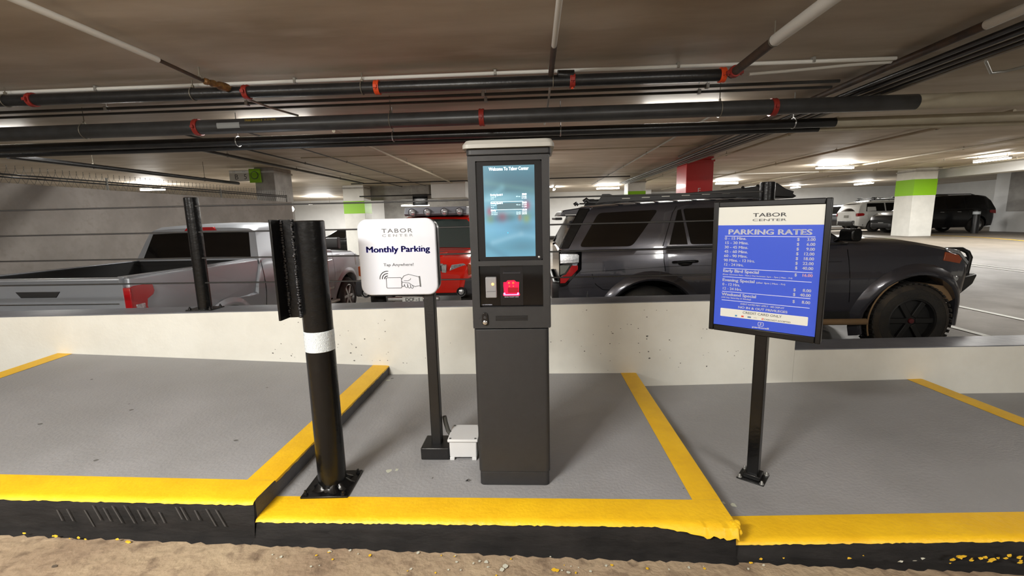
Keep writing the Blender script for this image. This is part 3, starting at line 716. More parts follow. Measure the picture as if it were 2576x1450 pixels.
for (p, seed) in ((Bp+Vector((.007, -.006, 0)), 1), (Cp+Vector((-.006, -.010, 0)), 2)):
    b = MB(); R = random.Random(seed); z = .838
    while z < 1.26:
        s = R.uniform(.005, .010); b.ball((p.x+R.uniform(-.003, .003), p.y+R.uniform(-.003, .002), z), s, 7, sc=(1.1, .8, .8)); z += R.uniform(.006, .012)
    b.build('weld_bead', 'weld', ai, smooth=70)['kind'] = 'stuff'

# ------------------------------------------------------------------ tap reader
tp = thing('tap_reader', 'white rounded card reader on a black post with monthly parking lettering', 'sign', (-.534, 2.205, 0))
b = MB(); b.box(-.075, .075, -.072, .072, 0, .067); b.build('base_box', 'black_satin', tp, bevel=.006)
b = MB(); b.box(-.027, .027, -.027, .027, .06, .97); b.build('post', 'black_satin', tp, bevel=.006, segs=3)
ox = -.672+.534; y0 = 2.165-2.205
b = MB(); b.prism(rrect(ox-.19, ox+.199, .885, 1.2555, .052, 8), pxz(y0+.002, y0+.048)); b.build('back_shell', 'sign_edge', tp, bevel=.004)
b = MB(); b.prism(rrect(ox-.193, ox+.196, .879, 1.2575, .05, 8), pxz(y0-.016, y0+.004)); fc = b.build('face', 'sign_white', tp, bevel=.007, segs=3)
yt = y0-.0167
text('TABOR', .0205, 'text_grey', tp, ox+.006, yt, 1.1895, 'CENTER', .152, name='lettering', spacing=1.2)
text('CENTER', .0125, 'text_mid', tp, ox+.0065, yt, 1.170, 'CENTER', .152, spacing=1.6)
text('Monthly Parking', .030, 'text_navy', tp, ox+.004, yt, 1.095, 'CENTER', .318, bold=.04)
text('Tap Anywhere!', .0150, 'text_grey', tp, ox+.004, yt, 1.0255, 'CENTER', .150)
def outline(pts, r, m, parent, name, closed=False):
    b = MB(); P = [Vector(p) for p in pts]
    if closed: P.append(P[0])
    for i in range(len(P)-1):
        d = P[i+1]-P[i]
        if d.length < 1e-6: continue
        d = d.normalized(); q = Vector((-d.z, 0, d.x))*r; e = d*r*.6
        a, c = P[i]-e, P[i+1]+e
        b.add([a-q, c-q, c+q, a+q], [(0, 1, 2, 3)])
    return b.build(name, m, parent, smooth=0, fix=False)
def P2(l): return [(ox+x, yt-.0004, z) for x, z in l]
outline(P2([(x, z) for x, z in rrect(-.063, .0135, .9155, .968, .006, 3)]), .0013, 'text_grey', tp, 'card_symbol', True)
outline(P2([(.014, .958), (.026, .975), (.050, .9835), (.100, .9705), (.103, .967)]), .0013, 'text_grey', tp, 'hand_symbol')
outline(P2([(.103, .926), (.080, .9215), (.066, .9285), (.052, .939), (.018, .944), (.014, .949)]), .0013, 'text_grey', tp, 'hand_symbol')
outline(P2([(.026, .952), (.046, .951), (.058, .957), (.060, .963)]), .0012, 'text_grey', tp, 'hand_symbol')
outline(P2([(.016, .941), (.013, .930), (.018, .922), (.025, .924), (.027, .934), (.030, .920), (.038, .916), (.043, .922), (.042, .934), (.046, .917), (.053, .914), (.058, .920), (.056, .932), (.060, .916), (.066, .912), (.072, .918), (.066, .928)]), .0012, 'text_grey', tp, 'hand_symbol')
outline(P2([(.1045, .9715), (.1075, .922)]), .0035, 'text_grey', tp, 'hand_symbol')
for rr in (.014, .026, .038):
    outline(P2([(-.0565+rr*cos(radians(a)), .9625+rr*sin(radians(a))) for a in range(82, 182, 9)]), .0020, 'text_grey', tp, 'wave_symbol')
b = MB(); b.ball((ox+.124, yt, 1.122), .0022, 6); b.build('mark', 'text_grey', tp)
# flexible conduit from post to junction box
cdt = MB(); cdt.tube([(-.494, 2.225, .20), (-.490, 2.228, .165), (-.478, 2.225, .12), (-.452, 2.215, .09), (-.440, 2.212, .075)], .012, 12)
tag(cdt.build('cable_conduit', 'conduit_dark'), 'short dark flexible conduit between black post and white junction box', 'conduit')
jb = thing('junction_box', 'white plastic junction box on the platform beside the kiosk foot', 'box', (-.385, 2.215, 0))
b = MB(); b.box(-.072, .072, -.078, .080, .012, .102); b.build('body', 'jbox_white', jb, bevel=.006)
b = MB(); b.box(-.080, .080, -.086, .088, .100, .116); b.build('lid', 'jbox_white', jb, bevel=.005, segs=3)
for sx, sy in ((-1, -1), (-1, 1), (1, -1), (1, 1)):
    b = MB(); b.lathe([(.006, .1155), (.006, .118), (.002, .118)], 10, Matrix.Translation((sx*.066, sy*.072, 0))); b.build('screw', 'text_grey', jb)
    b = MB(); b.box(sx*.058-.012, sx*.058+.012, sy*.074-.010, sy*.074+.010, 0, .016); b.build('foot', 'jbox_white', jb, bevel=.002)

# ------------------------------------------------------------------ pay kiosk
kx, ky = -.105, 1.912
ki = thing('pay_kiosk', 'tall charcoal parking pay kiosk with a lit blue screen and pale cap', 'kiosk', (kx, ky, 0))
D = .30
def rsec(x0, x1, y0, y1, z0, z1, r=.022, top=None): return None
b = MB(); b.prism([(x, y) for x, y in rrect(-.165, .162, .004, D, .02, 5)], pxy(0, .070)); b.build('plinth', 'kiosk_charcoal', ki, bevel=.004)
b = MB(); b.prism(rrect(-.168, .166, 0, D, .022, 6), pxy(.069, .7585)); b.build('pedestal', 'kiosk_charcoal', ki, bevel=.004)
# head: frame around bezel and reader window, built as bars so that both openings are recessed
HX0, HX1 = -.172, .176
b = MB(); b.prism(rrect(HX0, HX1, .030, D+.01, .024, 6), pxy(.764, 1.506)); b.build('head', 'kiosk_charcoal', ki, bevel=.008, segs=3)
b = MB()
def bar(x0, x1, z0, z1): b.box(x0, x1, -.004, .036, z0, z1)
fr = [('L', HX0+.004, -.1358, .764, 1.506), ('R', .143, HX1-.004, .764, 1.506), ('T', -.1358, .143, 1.485, 1.506), ('M', -.1358, .143, 1.0425, 1.0640), ('B', -.1358, .143, .764, .8595)]
for q in fr: bar(*q[1:])
b.build('front_frame', 'kiosk_charcoal', ki, smooth=0)
b = MB()
for s in (-1, 1):   # rounded vertical edges of the head
    x = (HX0 if s < 0 else HX1); b.prism([(x, .036), (x, .016), (x-s*.002, .008), (x-s*.006, .002), (x-s*.012, -.003), (x-s*.02, -.004), (x-s*.02, .036)], pxy(.764, 1.506))
b.build('edge_trim', 'kiosk_charcoal', ki)
b = MB(); b.prism(rrect(HX0-.002, HX1+.006, -.004, D+.012, .022, 6), pxy(1.509, 1.541)); b.build('neck', 'kiosk_charcoal', ki, bevel=.004)
b = MB()
lo = rrect(HX0-.016, HX1+.020, -.020, D+.025, .028, 6); hi = rrect(HX0-.004, HX1+.010, -.006, D+.012, .03, 6); n = len(lo)
b.add([(x, y, 1.536) for x, y in lo]+[(x, y, 1.551) for x, y in lo]+[(x, y, 1.569) for x, y in hi], [tuple(range(n))[::-1], tuple(range(2*n, 3*n))]+[(j*n+i, j*n+(i+1) % n, (j+1)*n+(i+1) % n, (j+1)*n+i) for j in (0, 1) for i in range(n)])
b.build('cap', 'kiosk_cap', ki, smooth=30)
b = MB(); b.prism(rrect(-.1358, .143, 1.064, 1.485, .012, 4), pxz(.004, .034)); bz = b.build('bezel', 'bezel_black', ki, smooth=0)
b = MB(); b.lathe([(.0045, 0), (.0045, .003), (.002, .004)], 12, Matrix.Translation((.1271, .004, 1.0772)) @ Matrix.Rotation(pi/2, 4, 'X')); b.build('sensor', 'galv', bz)
# screen picture: a blurred photo of a car deck, kept as colours on a fine grid
SX0, SX1, SZ0, SZ1 = -.1039, .1125, 1.0815, 1.4655
nx, nz = 54, 96
me = bpy.data.meshes.new('screen'); vs = []; fs = []
for j in range(nz+1):
    for i in range(nx+1): vs.append((SX0+(SX1-SX0)*i/nx, .0025, SZ0+(SZ1-SZ0)*j/nz))
for j in range(nz):
    for i in range(nx): fs.append((j*(nx+1)+i, j*(nx+1)+i+1, (j+1)*(nx+1)+i+1, (j+1)*(nx+1)+i))
me.from_pydata(vs, [], fs); ca = me.color_attributes.new('picture', 'FLOAT_COLOR', 'POINT')
def g(u, v, cu, cv, su, sv): return math.exp(-((u-cu)/su)**2-((v-cv)/sv)**2)
def seg(u, v, a, c, w):
    ax, ay = a; bx, by = c; t = max(0, min(1, ((u-ax)*(bx-ax)+(v-ay)*(by-ay))/((bx-ax)**2+(by-ay)**2)))
    return math.exp(-((u-ax-(bx-ax)*t)**2+((v-ay-(by-ay)*t)*1.5)**2)/(w*w))
RAMP = [(0, (98, 150, 168)), (.08, (88, 136, 154)), (.2, (82, 122, 138)), (.27, (84, 128, 142)), (.34, (112, 165, 182)), (.42, (122, 180, 200)), (.48, (112, 166, 184)), (.55, (104, 160, 178)), (.62, (118, 182, 212)), (.7, (122, 190, 222)), (.8, (110, 176, 204)), (.9, (104, 168, 192)), (1, (112, 178, 204))]
def ramp(v):
    for (a, c0), (d, c1) in zip(RAMP, RAMP[1:]):
        if v <= d: t = (v-a)/(d-a); return [p+(q-p)*t for p, q in zip(c0, c1)]
    return list(RAMP[-1][1])
for k, (x, y, z) in enumerate(vs):
    u = (x-SX0)/(SX1-SX0); v = 1-(z-SZ0)/(SZ1-SZ0); c = ramp(v)
    def mix(w, col):
        w = max(0, min(1, w))
        for q in range(3): c[q] += (col[q]-c[q])*w
    mix(.35*g(u, v, 0, .5, .25, .6), (150, 215, 235)); mix(.35*seg(u, v, (.05, .18), (.95, .27), .05), (130, 180, 175)); mix(.45*seg(u, v, (.08, .35), (.36, .24), .06), (150, 210, 225))
    mix(.5*g(u, v, .4, .34, .3, .05), (158, 214, 230)); mix(.4*g(u, v, .2, .37, .3, .02), (190, 235, 245)); mix(.45*g(u, v, .5, .43, .25, .035), (70, 110, 125))
    mix(.55*g(u, v, .5, .515, .25, .03), (176, 224, 238)); mix(.55*g(u, v, .35, .56, .1, .05), (190, 60, 75)); mix(.5*g(u, v, .1, .495, .05, .05), (225, 70, 90)); mix(.6*g(u, v, .84, .435, .07, .05), (225, 80, 105)); mix(.5*g(u, v, .7, .565, .04, .04), (220, 110, 80))
    mix(.6*g(u, v, .83, .58, .07, .05), (170, 178, 90)); mix(.5*g(u, v, .12, .58, .07, .04), (150, 170, 100)); mix(.4*g(u, v, .25, .58, .15, .04), (80, 120, 140)); mix(.4*g(u, v, .52, .56, .1, .05), (80, 110, 112))
    mix(.5*seg(u, v, (.15, .84), (.72, .75), .05), (165, 215, 235)); mix(.35*seg(u, v, (.72, .75), (1, .79), .05), (165, 215, 235)); mix(.45*g(u, v, .8, .68, .3, .06), (84, 120, 134)); mix(.4*g(u, v, .75, .88, .3, .08), (84, 128, 146)); mix(.4*seg(u, v, (.02, .87), (.4, 1.0), .06), (88, 138, 165))
    ca.data[k].color = (*lin(c), 1)
m = bpy.data.materials.new('screen_picture'); m.use_nodes = True; nt = m.node_tree; bs = nt.nodes['Principled BSDF']; at = nt.nodes.new('ShaderNodeAttribute'); at.attribute_name = 'picture'
nt.links.new(at.outputs['Color'], bs.inputs['Emission Color']); bs.inputs['Emission Strength'].default_value = .92; bs.inputs['Base Color'].default_value = (.01, .01, .01, 1); bs.inputs['Roughness'].default_value = .35
MATS['screen_picture'] = m
mat('screen_text', (240, 250, 255), 0.4, emit=(235, 248, 255), estr=1.15); mat('screen_soft', (200, 230, 240), 0.4, emit=(190, 226, 240), estr=1.0); mat('screen_bar', (60, 80, 88), .4, emit=(74, 96, 104), estr=.9)
mat('screen_blue', (40, 160, 230), .4, emit=(60, 180, 250), estr=1.2)
me.materials.append(m); sc = bpy.data.objects.new('screen', me); COL.objects.link(sc); sc.parent = bz
# the bezel is child of the kiosk; pieces of picture are children of the bezel
def st(s, h, mname, u, v, align='LEFT', width=None, bold=0): return text(s, h, mname, bz, SX0+(SX1-SX0)*u, .0016, SZ1-(SZ1-SZ0)*v, align, width, bold)
st('Welcome To Tabor Center', .0138, 'screen_text', .5, .052, 'CENTER', .168, .02)
for v, w1, w2 in ((.387, 'screen_soft', 0), (.475, 'screen_soft', 0)):
    b = MB(); b.box(SX0+.03, SX0+.165, .0012, .0022, SZ1-(SZ1-SZ0)*(v+.005), SZ1-(SZ1-SZ0)*v); b.build('rule', w1, bz, smooth=0)
b = MB(); b.box(SX0+.055, SX0+.165, .0016, .0023, SZ1-(SZ1-SZ0)*.472, SZ1-(SZ1-SZ0)*.405); b.build('dark_bar', 'screen_bar', bz, smooth=0)
for v, a, p in ((.322, 'Evening Special 1', '$8.00'), (.412, 'Evening Special 2', '$9.00'), (.492, 'Early', '$16.00')):
    st(a, .0075, 'screen_text', .13, v, 'LEFT', .052 if 'Eve' in a else .022, .03); st(p, .0075, 'screen_text', .84, v, 'RIGHT', .019, .03)
for v, a, p, q in ((.343, '5 pm in', '60 mn', '$ 8.00'), (.362, 'to 6', '', '$ 9.00'), (.433, '6 hours', '90 mn', '$ 9.00'), (.455, 'to 6', '', '$ 12.00'), (.515, '12 hours', '$16.00', '$18.00'), (.533, '24 hours', '$22.00', '$40.00')):
    st(a, .0055, 'screen_soft', .135, v, 'LEFT'); 
    if p: st(p, .0055, 'screen_soft', .72, v, 'RIGHT', .018)
    st(q, .0055, 'screen_text', .84, v, 'RIGHT', .020)
b = MB(); b.box(SX0+.0975, SX0+.1005, .0012, .002, SZ1-(SZ1-SZ0)*.738, SZ1-(SZ1-SZ0)*.728); b.build('cursor', 'screen_blue', bz, smooth=0)
# reader window
b = MB(); b.box(-.1358, .143, .016, .034, .8595, 1.0425); rw = b.build('reader_window', 'window_black', ki, smooth=0)
b = MB(); b.box(-.045, .055, .011, .0165, .864, 1.040); b.build('scanner_panel', 'bezel_black', rw, smooth=0)
b = MB(); b.box(-.0315, .0455, .008, .0125, 1.0060, 1.0125); b.box(-.0315, .0455, .006, .0125, 1.0125, 1.0135); b.build('printer_slot', 'slot_grey', rw, smooth=0)
b = MB(); b.prism(rrect(-.1085, -.0605, .9015, .9930, .004, 3), pxz(-.006, .018)); rd = b.build('card_reader', 'reader_grey', rw, bevel=.003)
b = MB(); b.box(-.104, -.065, -.0068, -.0055, .9300, .9310); b.build('card_slot', 'slot_grey', rd, smooth=0)
b = MB(); b.ball((-.0765, -.006, .9625), .0058, 12); b.build('indicator_lamp', 'led_orange', rd)
qr = [(-.031, .9075), (.0385, .9075), (.041, .912), (.036, .925), (.0375, .955), (.039, .968), (.026, .969), (.018, .976), (-.012, .976), (-.018, .969), (-.030, .968), (-.031, .955), (-.029, .925), (-.034, .912)]
b = MB(); b.prism(qr, pxz(.007, .0115)); qs = b.build('scanner_window', 'scan_red', rw, smooth=0)
b = MB(); b.box(-.012, .034, .0055, .0072, .921, .945); b.build('scanner_glass', 'scan_dark', qs, smooth=0)
b = MB(); b.box(-.030, .036, .0055, .0072, .9105, .9145); b.build('scanner_rail', 'scan_pink', qs, smooth=0)
for x, z, r, mm in ((-.006, .965, .0055, 'scan_led'), (.013, .965, .0055, 'scan_led'), (-.004, .950, .0034, 'scan_led'), (.013, .950, .003, 'scan_led'), (-.027, .918, .0045, 'scan_pink'), (.033, .918, .0045, 'scan_pink')):
    b = MB(); b.ball((x, .006, z), r, 10); b.build('scanner_led', mm, qs)
text('SCAN TICKET HERE', .0035, 'print_white', rw, .004, .0106, .9005, 'CENTER', .062)
text('PAY STATION', .0040, 'print_white', rw, -.130, .0156, .8655, 'LEFT', .045)
# speaker slots and lock on the lower front
for i in range(7):
    b = MB(); b.box(-.068, .074, -.0052, -.0036, .7985+i*.0034, .7998+i*.0034); b.build('speaker_slot', 'bezel_black', ki, smooth=0)
b = MB(); b.prism([(-.1255+.0105+.013*cos(radians(a)), .8245+.013*sin(radians(a))) for a in range(0, 181, 20)]+[(-.115+.0145*cos(radians(a)), .793+.0145*sin(radians(a))) for a in range(180, 361, 20)], pxz(-.010, -.003)); lk = b.build('lock_plate', 'bezel_black', ki, bevel=.002)
b = MB(); b.lathe([(.0098, 0), (.0098, .005), (.006, .007), (.0, .0075)], 20, Matrix.Translation((-.115, -.010, .7925)) @ Matrix.Rotation(pi/2, 4, 'X')); b.build('lock_cylinder', 'chrome', lk)
b = MB(); b.lathe([(.0062, 0), (.0062, .003), (.0, .0035)], 16, Matrix.Translation((-.115, -.010, .815)) @ Matrix.Rotation(pi/2, 4, 'X')); b.build('lock_cover', 'kiosk_charcoal', lk)
b = MB(); b.lathe([(.004, 0), (.004, .001)], 12, Matrix.Translation((-.140, -.004, .812)) @ Matrix.Rotation(pi/2, 4, 'X')); b.build('plug', 'slot_grey', ki)

# ------------------------------------------------------------------ rate board
ang = atan2(-.627, .779)
rb = thing('rate_board', 'blue parking rates board in a black frame on a black square post', 'sign', (1.095, 2.13, quad_z(PLAT['lower'], 1.095, 2.13)), ang)
ZB = rb.location.z
b = MB(); b.box(-.062, .062, -.062, .062, 0, .006); b.build('base_plate', 'frame_black', rb, bevel=.002)
b = MB(); b.box(-.04, .04, -.04, .04, .005, .030); b.build('collar', 'black_gloss', rb, bevel=.004)
b = MB(); b.box(-.0265, .0265, -.0265, .0265, .02, 1.24-ZB); b.build('post', 'black_gloss', rb, bevel=.004)
for sx, sy in ((-1, -1), (1, -1), (1, 1), (-1, 1)):
    b = MB(); b.lathe([(.011, .006), (.011, .009), (.006, .009), (.006, .018), (.004, .022)], 10, Matrix.Translation((sx*.05, sy*.05, 0))); b.build('anchor_bolt', 'galv', rb)
yf = -.030; z0, z1 = .6615-ZB, 1.301-ZB
b = MB()
for x0, x1, za, zb_ in ((-.2395, -.2165, z0, z1), (.2125, .2355, z0, z1), (-.2165, .2125, z0, .692-ZB), (-.2165, .2125, 1.274-ZB, z1)): b.box(x0, x1, yf-.004, yf+.034, za, zb_)
b.build('frame', 'frame_black', rb, bevel=.004)
b = MB(); b.box(-.2165, .2125, yf+.004, yf+.03, .692-ZB, 1.274-ZB); b.build('backing', 'frame_black', rb, smooth=0)
b = MB(); b.box(-.2165, .2125, yf, yf+.0045, .692-ZB, 1.1875-ZB); b.build('poster', 'poster_blue', rb, smooth=0)
b = MB(); b.box(-.2165, .2125, yf, yf+.0045, 1.1875-ZB, 1.274-ZB); b.build('header_panel', 'poster_white', rb, smooth=0)
b = MB(); b.prism(rrect(-.1865, .1829, .7375-ZB, .7785-ZB, .003, 2), pxz(yf-.0006, yf+.001)); b.build('card_panel', 'poster_white', rb, smooth=0)
yl = yf-.0008
def T(s, h, m, x, z, al='LEFT', w=None, bold=0, sp=1.0): return text(s, h, m, rb, x, yl, z-ZB, al, w, bold, depth=.0003, spacing=sp)
T('TABOR', .0175, 'text_grey', .0035, 1.2260, 'CENTER', .137, .01); T('CENTER', .0105, 'text_mid', .0025, 1.2060, 'CENTER', .138, .01)
T('PARKING RATES', .0245, 'print_white', .0017, 1.1445, 'CENTER', .341, .035)
for z in (1.1352, .9780, .9360, .8625, .8195):
    b = MB(); b.box(-.183, .185, yf-.001, yf+.001, z-.0012-ZB, z+.0012-ZB); b.build('rule', 'print_white', rb, smooth=0)
rows = [('0 - 15 Mins.', '3.00'), ('15 - 30 Mins.', '6.00'), ('30 - 45 Mins.', '9.00'), ('45 - 60 Mins.', '12.00'), ('60 - 90 Mins.', '18.00'), ('90 Mins. - 12 Hrs.', '22.00'), ('12 - 24 Hrs.', '40.00')]
wd = [.096, .103, .105, .106, .105, .138, .087]
for i, (a, p) in enumerate(rows):
    z = 1.1185-.0212*i; T(a, .0135, 'print_white', -.183, z, 'LEFT', wd[i], .03); T('$', .0135, 'print_white', .118, z-.001, 'LEFT', None, .03); T(p, .0135, 'print_white', .187, z-.001, 'RIGHT', None, .03)
T('Early Bird Special', .0145, 'print_white', -.184, .9600, 'LEFT', .158, .035); T('$', .0135, 'print_white', .118, .9590, 'LEFT', None, .03); T('16.00', .0135, 'print_pink', .187, .9590, 'RIGHT', None, .03)
T('(Enter between 5am - 9am | Out between 3pm - 7pm | Mon - Fri)', .0065, 'print_white', -.185, .9455, 'LEFT', .296, .03)
T('Evening Special', .0145, 'print_white', -.185, .9145, 'LEFT', .143, .035); T('(after 4pm | Mon - Fri)', .0075, 'print_white', -.034, .9145, 'LEFT', .119, .03)
for z, a, p in ((.8930, '0 - 12 Hrs.', '8.00'), (.8720, '12 - 24 Hrs.', '40.00')):
    T(a, .0135, 'print_white', -.184, z, 'LEFT', None, .03); T('$', .0135, 'print_white', .118, z-.002, 'LEFT', None, .03); T(p, .0135, 'print_white', .186, z-.002, 'RIGHT', None, .03)
T('Weekend Special', .0145, 'print_white', -.184, .8430, 'LEFT', .154, .035); T('$', .0135, 'print_white', .118, .8375, 'LEFT', None, .03); T('8.00', .0135, 'print_white', .186, .8375, 'RIGHT', None, .03)
T('(All Day Saturday & Sunday)', .0068, 'print_white', -.185, .8305, 'LEFT', .133, .03)
T('EVENT RATES MAY APPLY - SEE DISPLAY', .0080, 'print_white', -.004, .8045, 'CENTER', .185, .03); T('NO IN & OUT PRIVILEGES', .0110, 'print_white', -.002, .7860, 'CENTER', .208, .035)
yl = yf-.0014
T('CREDIT CARD ONLY', .0120, 'text_grey', -.002, .7615, 'CENTER', .165); T('CASH NOT ACCEPTED', .0072, 'text_grey', .118, .7420, 'RIGHT', .108)
for x, w, m in ((-.118, .009, 'print_cyan'), (-.090, .011, 'print_red'), (-.062, .015, 'print_steel'), (-.036, .015, 'text_mid')):
    b = MB(); h = .0075 if m != 'text_mid' else .0016; b.prism(rrect(x, x+w, .7435-ZB-(h-.0075)/2, .7435+h-ZB-(h-.0075)/2, .0007, 2), pxz(yf-.0012, yf)); b.build('card_symbol', m, rb, smooth=0)
n = 20; b = MB(); vs = []
for k in range(n): vs += [(.003+r*cos(2*pi*k/n), yf-.0014, .7460-ZB+r*sin(2*pi*k/n)) for r in (.0036, .0048)]
b.add(vs, [(2*k, 2*k+1, 2*((k+1) % n)+1, 2*((k+1) % n)) for k in range(n)]); b.box(-.001, .001, yf-.0015, yf-.001, -.004, .004, mx=Matrix.Translation((.003, 0, .7460-ZB)) @ Matrix.Rotation(.78, 4, 'Y')); b.build('ban_symbol', 'print_red', rb, smooth=0)
outline([(x, yl, z) for x, z in rrect(-.0145, .0075, .7105-ZB, .7285-ZB, .004, 3)], .0010, 'print_white', rb, 'logo', True)
yl = yf-.0008
T('P', .0095, 'print_white', -.0035, .7148, 'CENTER', None, .06); T('parkwell', .0085, 'print_white', -.004, .6985, 'CENTER', .071, .04)

# ------------------------------------------------------------------ vehicles
def interp(pts, x):
    if x <= pts[0][0]: return pts[0][1]
    for (a, p), (c, q) in zip(pts, pts[1:]):
        if x <= c: return p+(q-p)*(x-a)/(c-a) if c > a else q
    return pts[-1][1]
def rpoly(P, r, n=5):
    out = []; m = len(P)
    for i in range(m):
        p = Vector(P[i]); a = (Vector(P[i-1])-p); c = (Vector(P[(i+1) % m])-p); k = min(r, a.length*.4, c.length*.4); A = p+a.normalized()*k; B = p+c.normalized()*k
        for j in range(n+1):
            t = j/n; out.append(tuple(A*(1-t)**2+p*2*t*(1-t)+B*t*t))
    return out
class Car:
    """x runs from the tail (0) to the nose (L), y to the left, z up; the Empty sits on the floor under the tail"""
    def __init__(s, label, cat, loc, rz, L, Wd, paint, top, bottom, plan, axles, wr, cabin, belt, tumble, side=None, group=None, name='car', arch=None, wheel_m=('tyre', 'rim_silver'), tw=.24):
        s.t = thing(name, label, cat, loc, rz, group); s.L = L; s.W = Wd; s.paint = paint; s.top = top; s.bottom = bottom; s.plan = plan
        s.axles = axles; s.wr = wr; s.cabin = cabin; s.belt = belt; s.tumble = tumble; s.arch = arch or wr+.06; s.tw = tw
        s.side = side or [(0, .90), (.28, .965), (.55, 1.0), (.8, .985), (1.0, .955)]
        s.sz = (min(p[1] for p in bottom), belt)
        s.hull(); s.cab(); s.wheels(*wheel_m)
    def hw(s, x, z):
        q = (z-s.sz[0])/(s.sz[1]-s.sz[0]); return s.W/2*interp(s.side, q)*interp(s.plan, x/s.L)
    def zb(s, x):
        z = interp(s.bottom, x)
        for a in s.axles:
            d = abs(x-a)
            if d < s.arch: z = max(z, s.wr+sqrt(s.arch**2-d*d))
        return z
    def loft(s, rows, name, mats, nb, parent=None, smooth=40):
        m = len(rows[0]); vs = [p for r in rows for p in r]; b = MB(); fs = []; mi = []
        for i in range(len(rows)-1):
            for k in range(m):
                k2 = (k+1) % m; fs.append((i*m+k, i*m+k2, (i+1)*m+k2, (i+1)*m+k)); mi.append(1 if (k < nb or k >= m-nb) else 0)
        b.add(vs, fs); b.m = mi; b.add(rows[0], [tuple(range(m))[::-1]]); b.add(rows[-1], [tuple(range(m))])
        return b.build(name, mats, parent or s.t, smooth=smooth)
    def section(s, x, zb, zt, yf, crown):
        h = zt-zb; half = [(yf(zb)*.86, zb), (yf(zb+.02*h), zb+.02*h)]
        for q in (.18, .34, .5, .64, .78, .9): half.append((yf(zb+q*h), zb+q*h))
        half += [(yf(zt)-.004, zt-min(.03, h*.1)), (yf(zt)-.035, zt-.004), (yf(zt)*.6, zt+crown*.7)]
        R = [(x, -y, z) for y, z in half]+[(x, 0, zt+crown)]; Lh = [(x, y, z) for y, z in reversed(half)]
        return [(x, 0, zb)]+R+Lh
    def hull(s):
        xs = set([0, .015, .05, .1, .16, s.L-.16, s.L-.1, s.L-.05, s.L-.015, s.L]); k = int(s.L/.12)
        for i in range(1, k): xs.add(s.L*i/k)
        for a in s.axles:
            for j in range(-12, 13): xs.add(a+s.arch*sin(pi/2*j/12)*.9999)
            xs.add(a-s.arch-.001); xs.add(a+s.arch+.001)
        xs = sorted(x for x in xs if 0 <= x <= s.L); rows = []
        for x in xs:
            e = min(x, s.L-x); sh = 1-.10*max(0, 1-e/.16)**2
            rows.append(s.section(x, s.zb(x)+.02*max(0, 1-e/.1), interp(s.top, x)-.03*max(0, 1-e/.1)**2, lambda z, x=x, sh=sh: s.hw(x, z)*sh, .03))
        s.body = s.loft(rows, 'body', [s.paint, 'underbody'], 1)
    def cy(s, x, z): return (s.hw(min(max(x, .3), s.L-.3), s.belt)-.012-(z-s.belt)*s.tumble)
    def cab(s):
        if not s.cabin: return
        xs = sorted(set([c[0] for c in s.cabin]+[s.cabin[0][0]+(s.cabin[-1][0]-s.cabin[0][0])*i/36 for i in range(37)])); rows = []
        for x in xs:
            zt = max(interp(s.cabin, x), s.belt-.02); zb = s.belt-.06; h = zt-zb; yf = lambda z: s.cy(x, max(z, s.belt-.02))
            half = [(yf(zb)-.01, zb)]+[(yf(zb+q*h), zb+q*h) for q in (.2, .4, .6, .8, .92)]+[(yf(zt)-.02, zt-.012 if h > .2 else zt), (yf(zt)-.07, zt+.012), (yf(zt)*.55, zt+.03)]
            rows.append([(x, 0, zb)]+[(x, -y, z) for y, z in half]+[(x, 0, zt+.038)]+[(x, y, z) for y, z in reversed(half)])
        s.roof = s.loft(rows, 'cabin', [s.paint, s.paint], 0)
    def pane(s, poly, name='side_window', m='glass_dark', sides=(-1, 1), e=.004, th=.012, lower=False, parent=None):
        out = []
        for sd in sides:
            f = (lambda x, z: s.hw(x, z)) if lower else s.cy
            b = MB(); b.prism(poly, lambda u, v, k: (u, sd*(f(u, v)+e-(0 if k else th)), v)); out.append(b.build(name, m, parent or s.t, smooth=30))
        return out
    def cross(s, x0, z0, x1, z1, name, m, inset=.07, e=.006, th=.01, parent=None, inset2=None):
        """glass across the car from (x0,z0) low to (x1,z1) high, slightly bowed"""
        d = Vector((x1-x0, 0, z1-z0)).normalized(); nn = Vector((d.z, 0, -d.x)); 
        if (x1 < x0) != (nn.x > 0): nn = -nn
        if nn.x*(1 if x1 < x0 else -1) < 0: nn = -nn
        rows = []; K = 8; b = MB(); vs = []
        for t in (0, 1):
            for j in range(5):
                q = j/4; x = x0+(x1-x0)*q; z = z0+(z1-z0)*q; y = s.cy(x, z)-(inset if inset2 is None else inset+(inset2-inset)*q)
                for i in range(K+1):
                    u = -1+2*i/K; p = Vector((x, y*u, z))+nn*(e+.028*(1-u*u)-(th if t == 0 else 0)); vs.append(p)
        n = K+1; fs = []
        for t in (0, 1):
            o = t*5*n
            for j in range(4):
                for i in range(K): fs.append((o+j*n+i, o+j*n+i+1, o+(j+1)*n+i+1, o+(j+1)*n+i))
        bd = list(range(n))+[j*n+K for j in range(1, 5)]+[4*n+i for i in range(K-1, -1, -1)]+[j*n for j in range(3, 0, -1)]
        for a, c in zip(bd, bd[1:]+bd[:1]): fs.append((a, c, 5*n+c, 5*n+a))
        b.add(vs, fs); return b.build(name, m, parent or s.t, smooth=40)
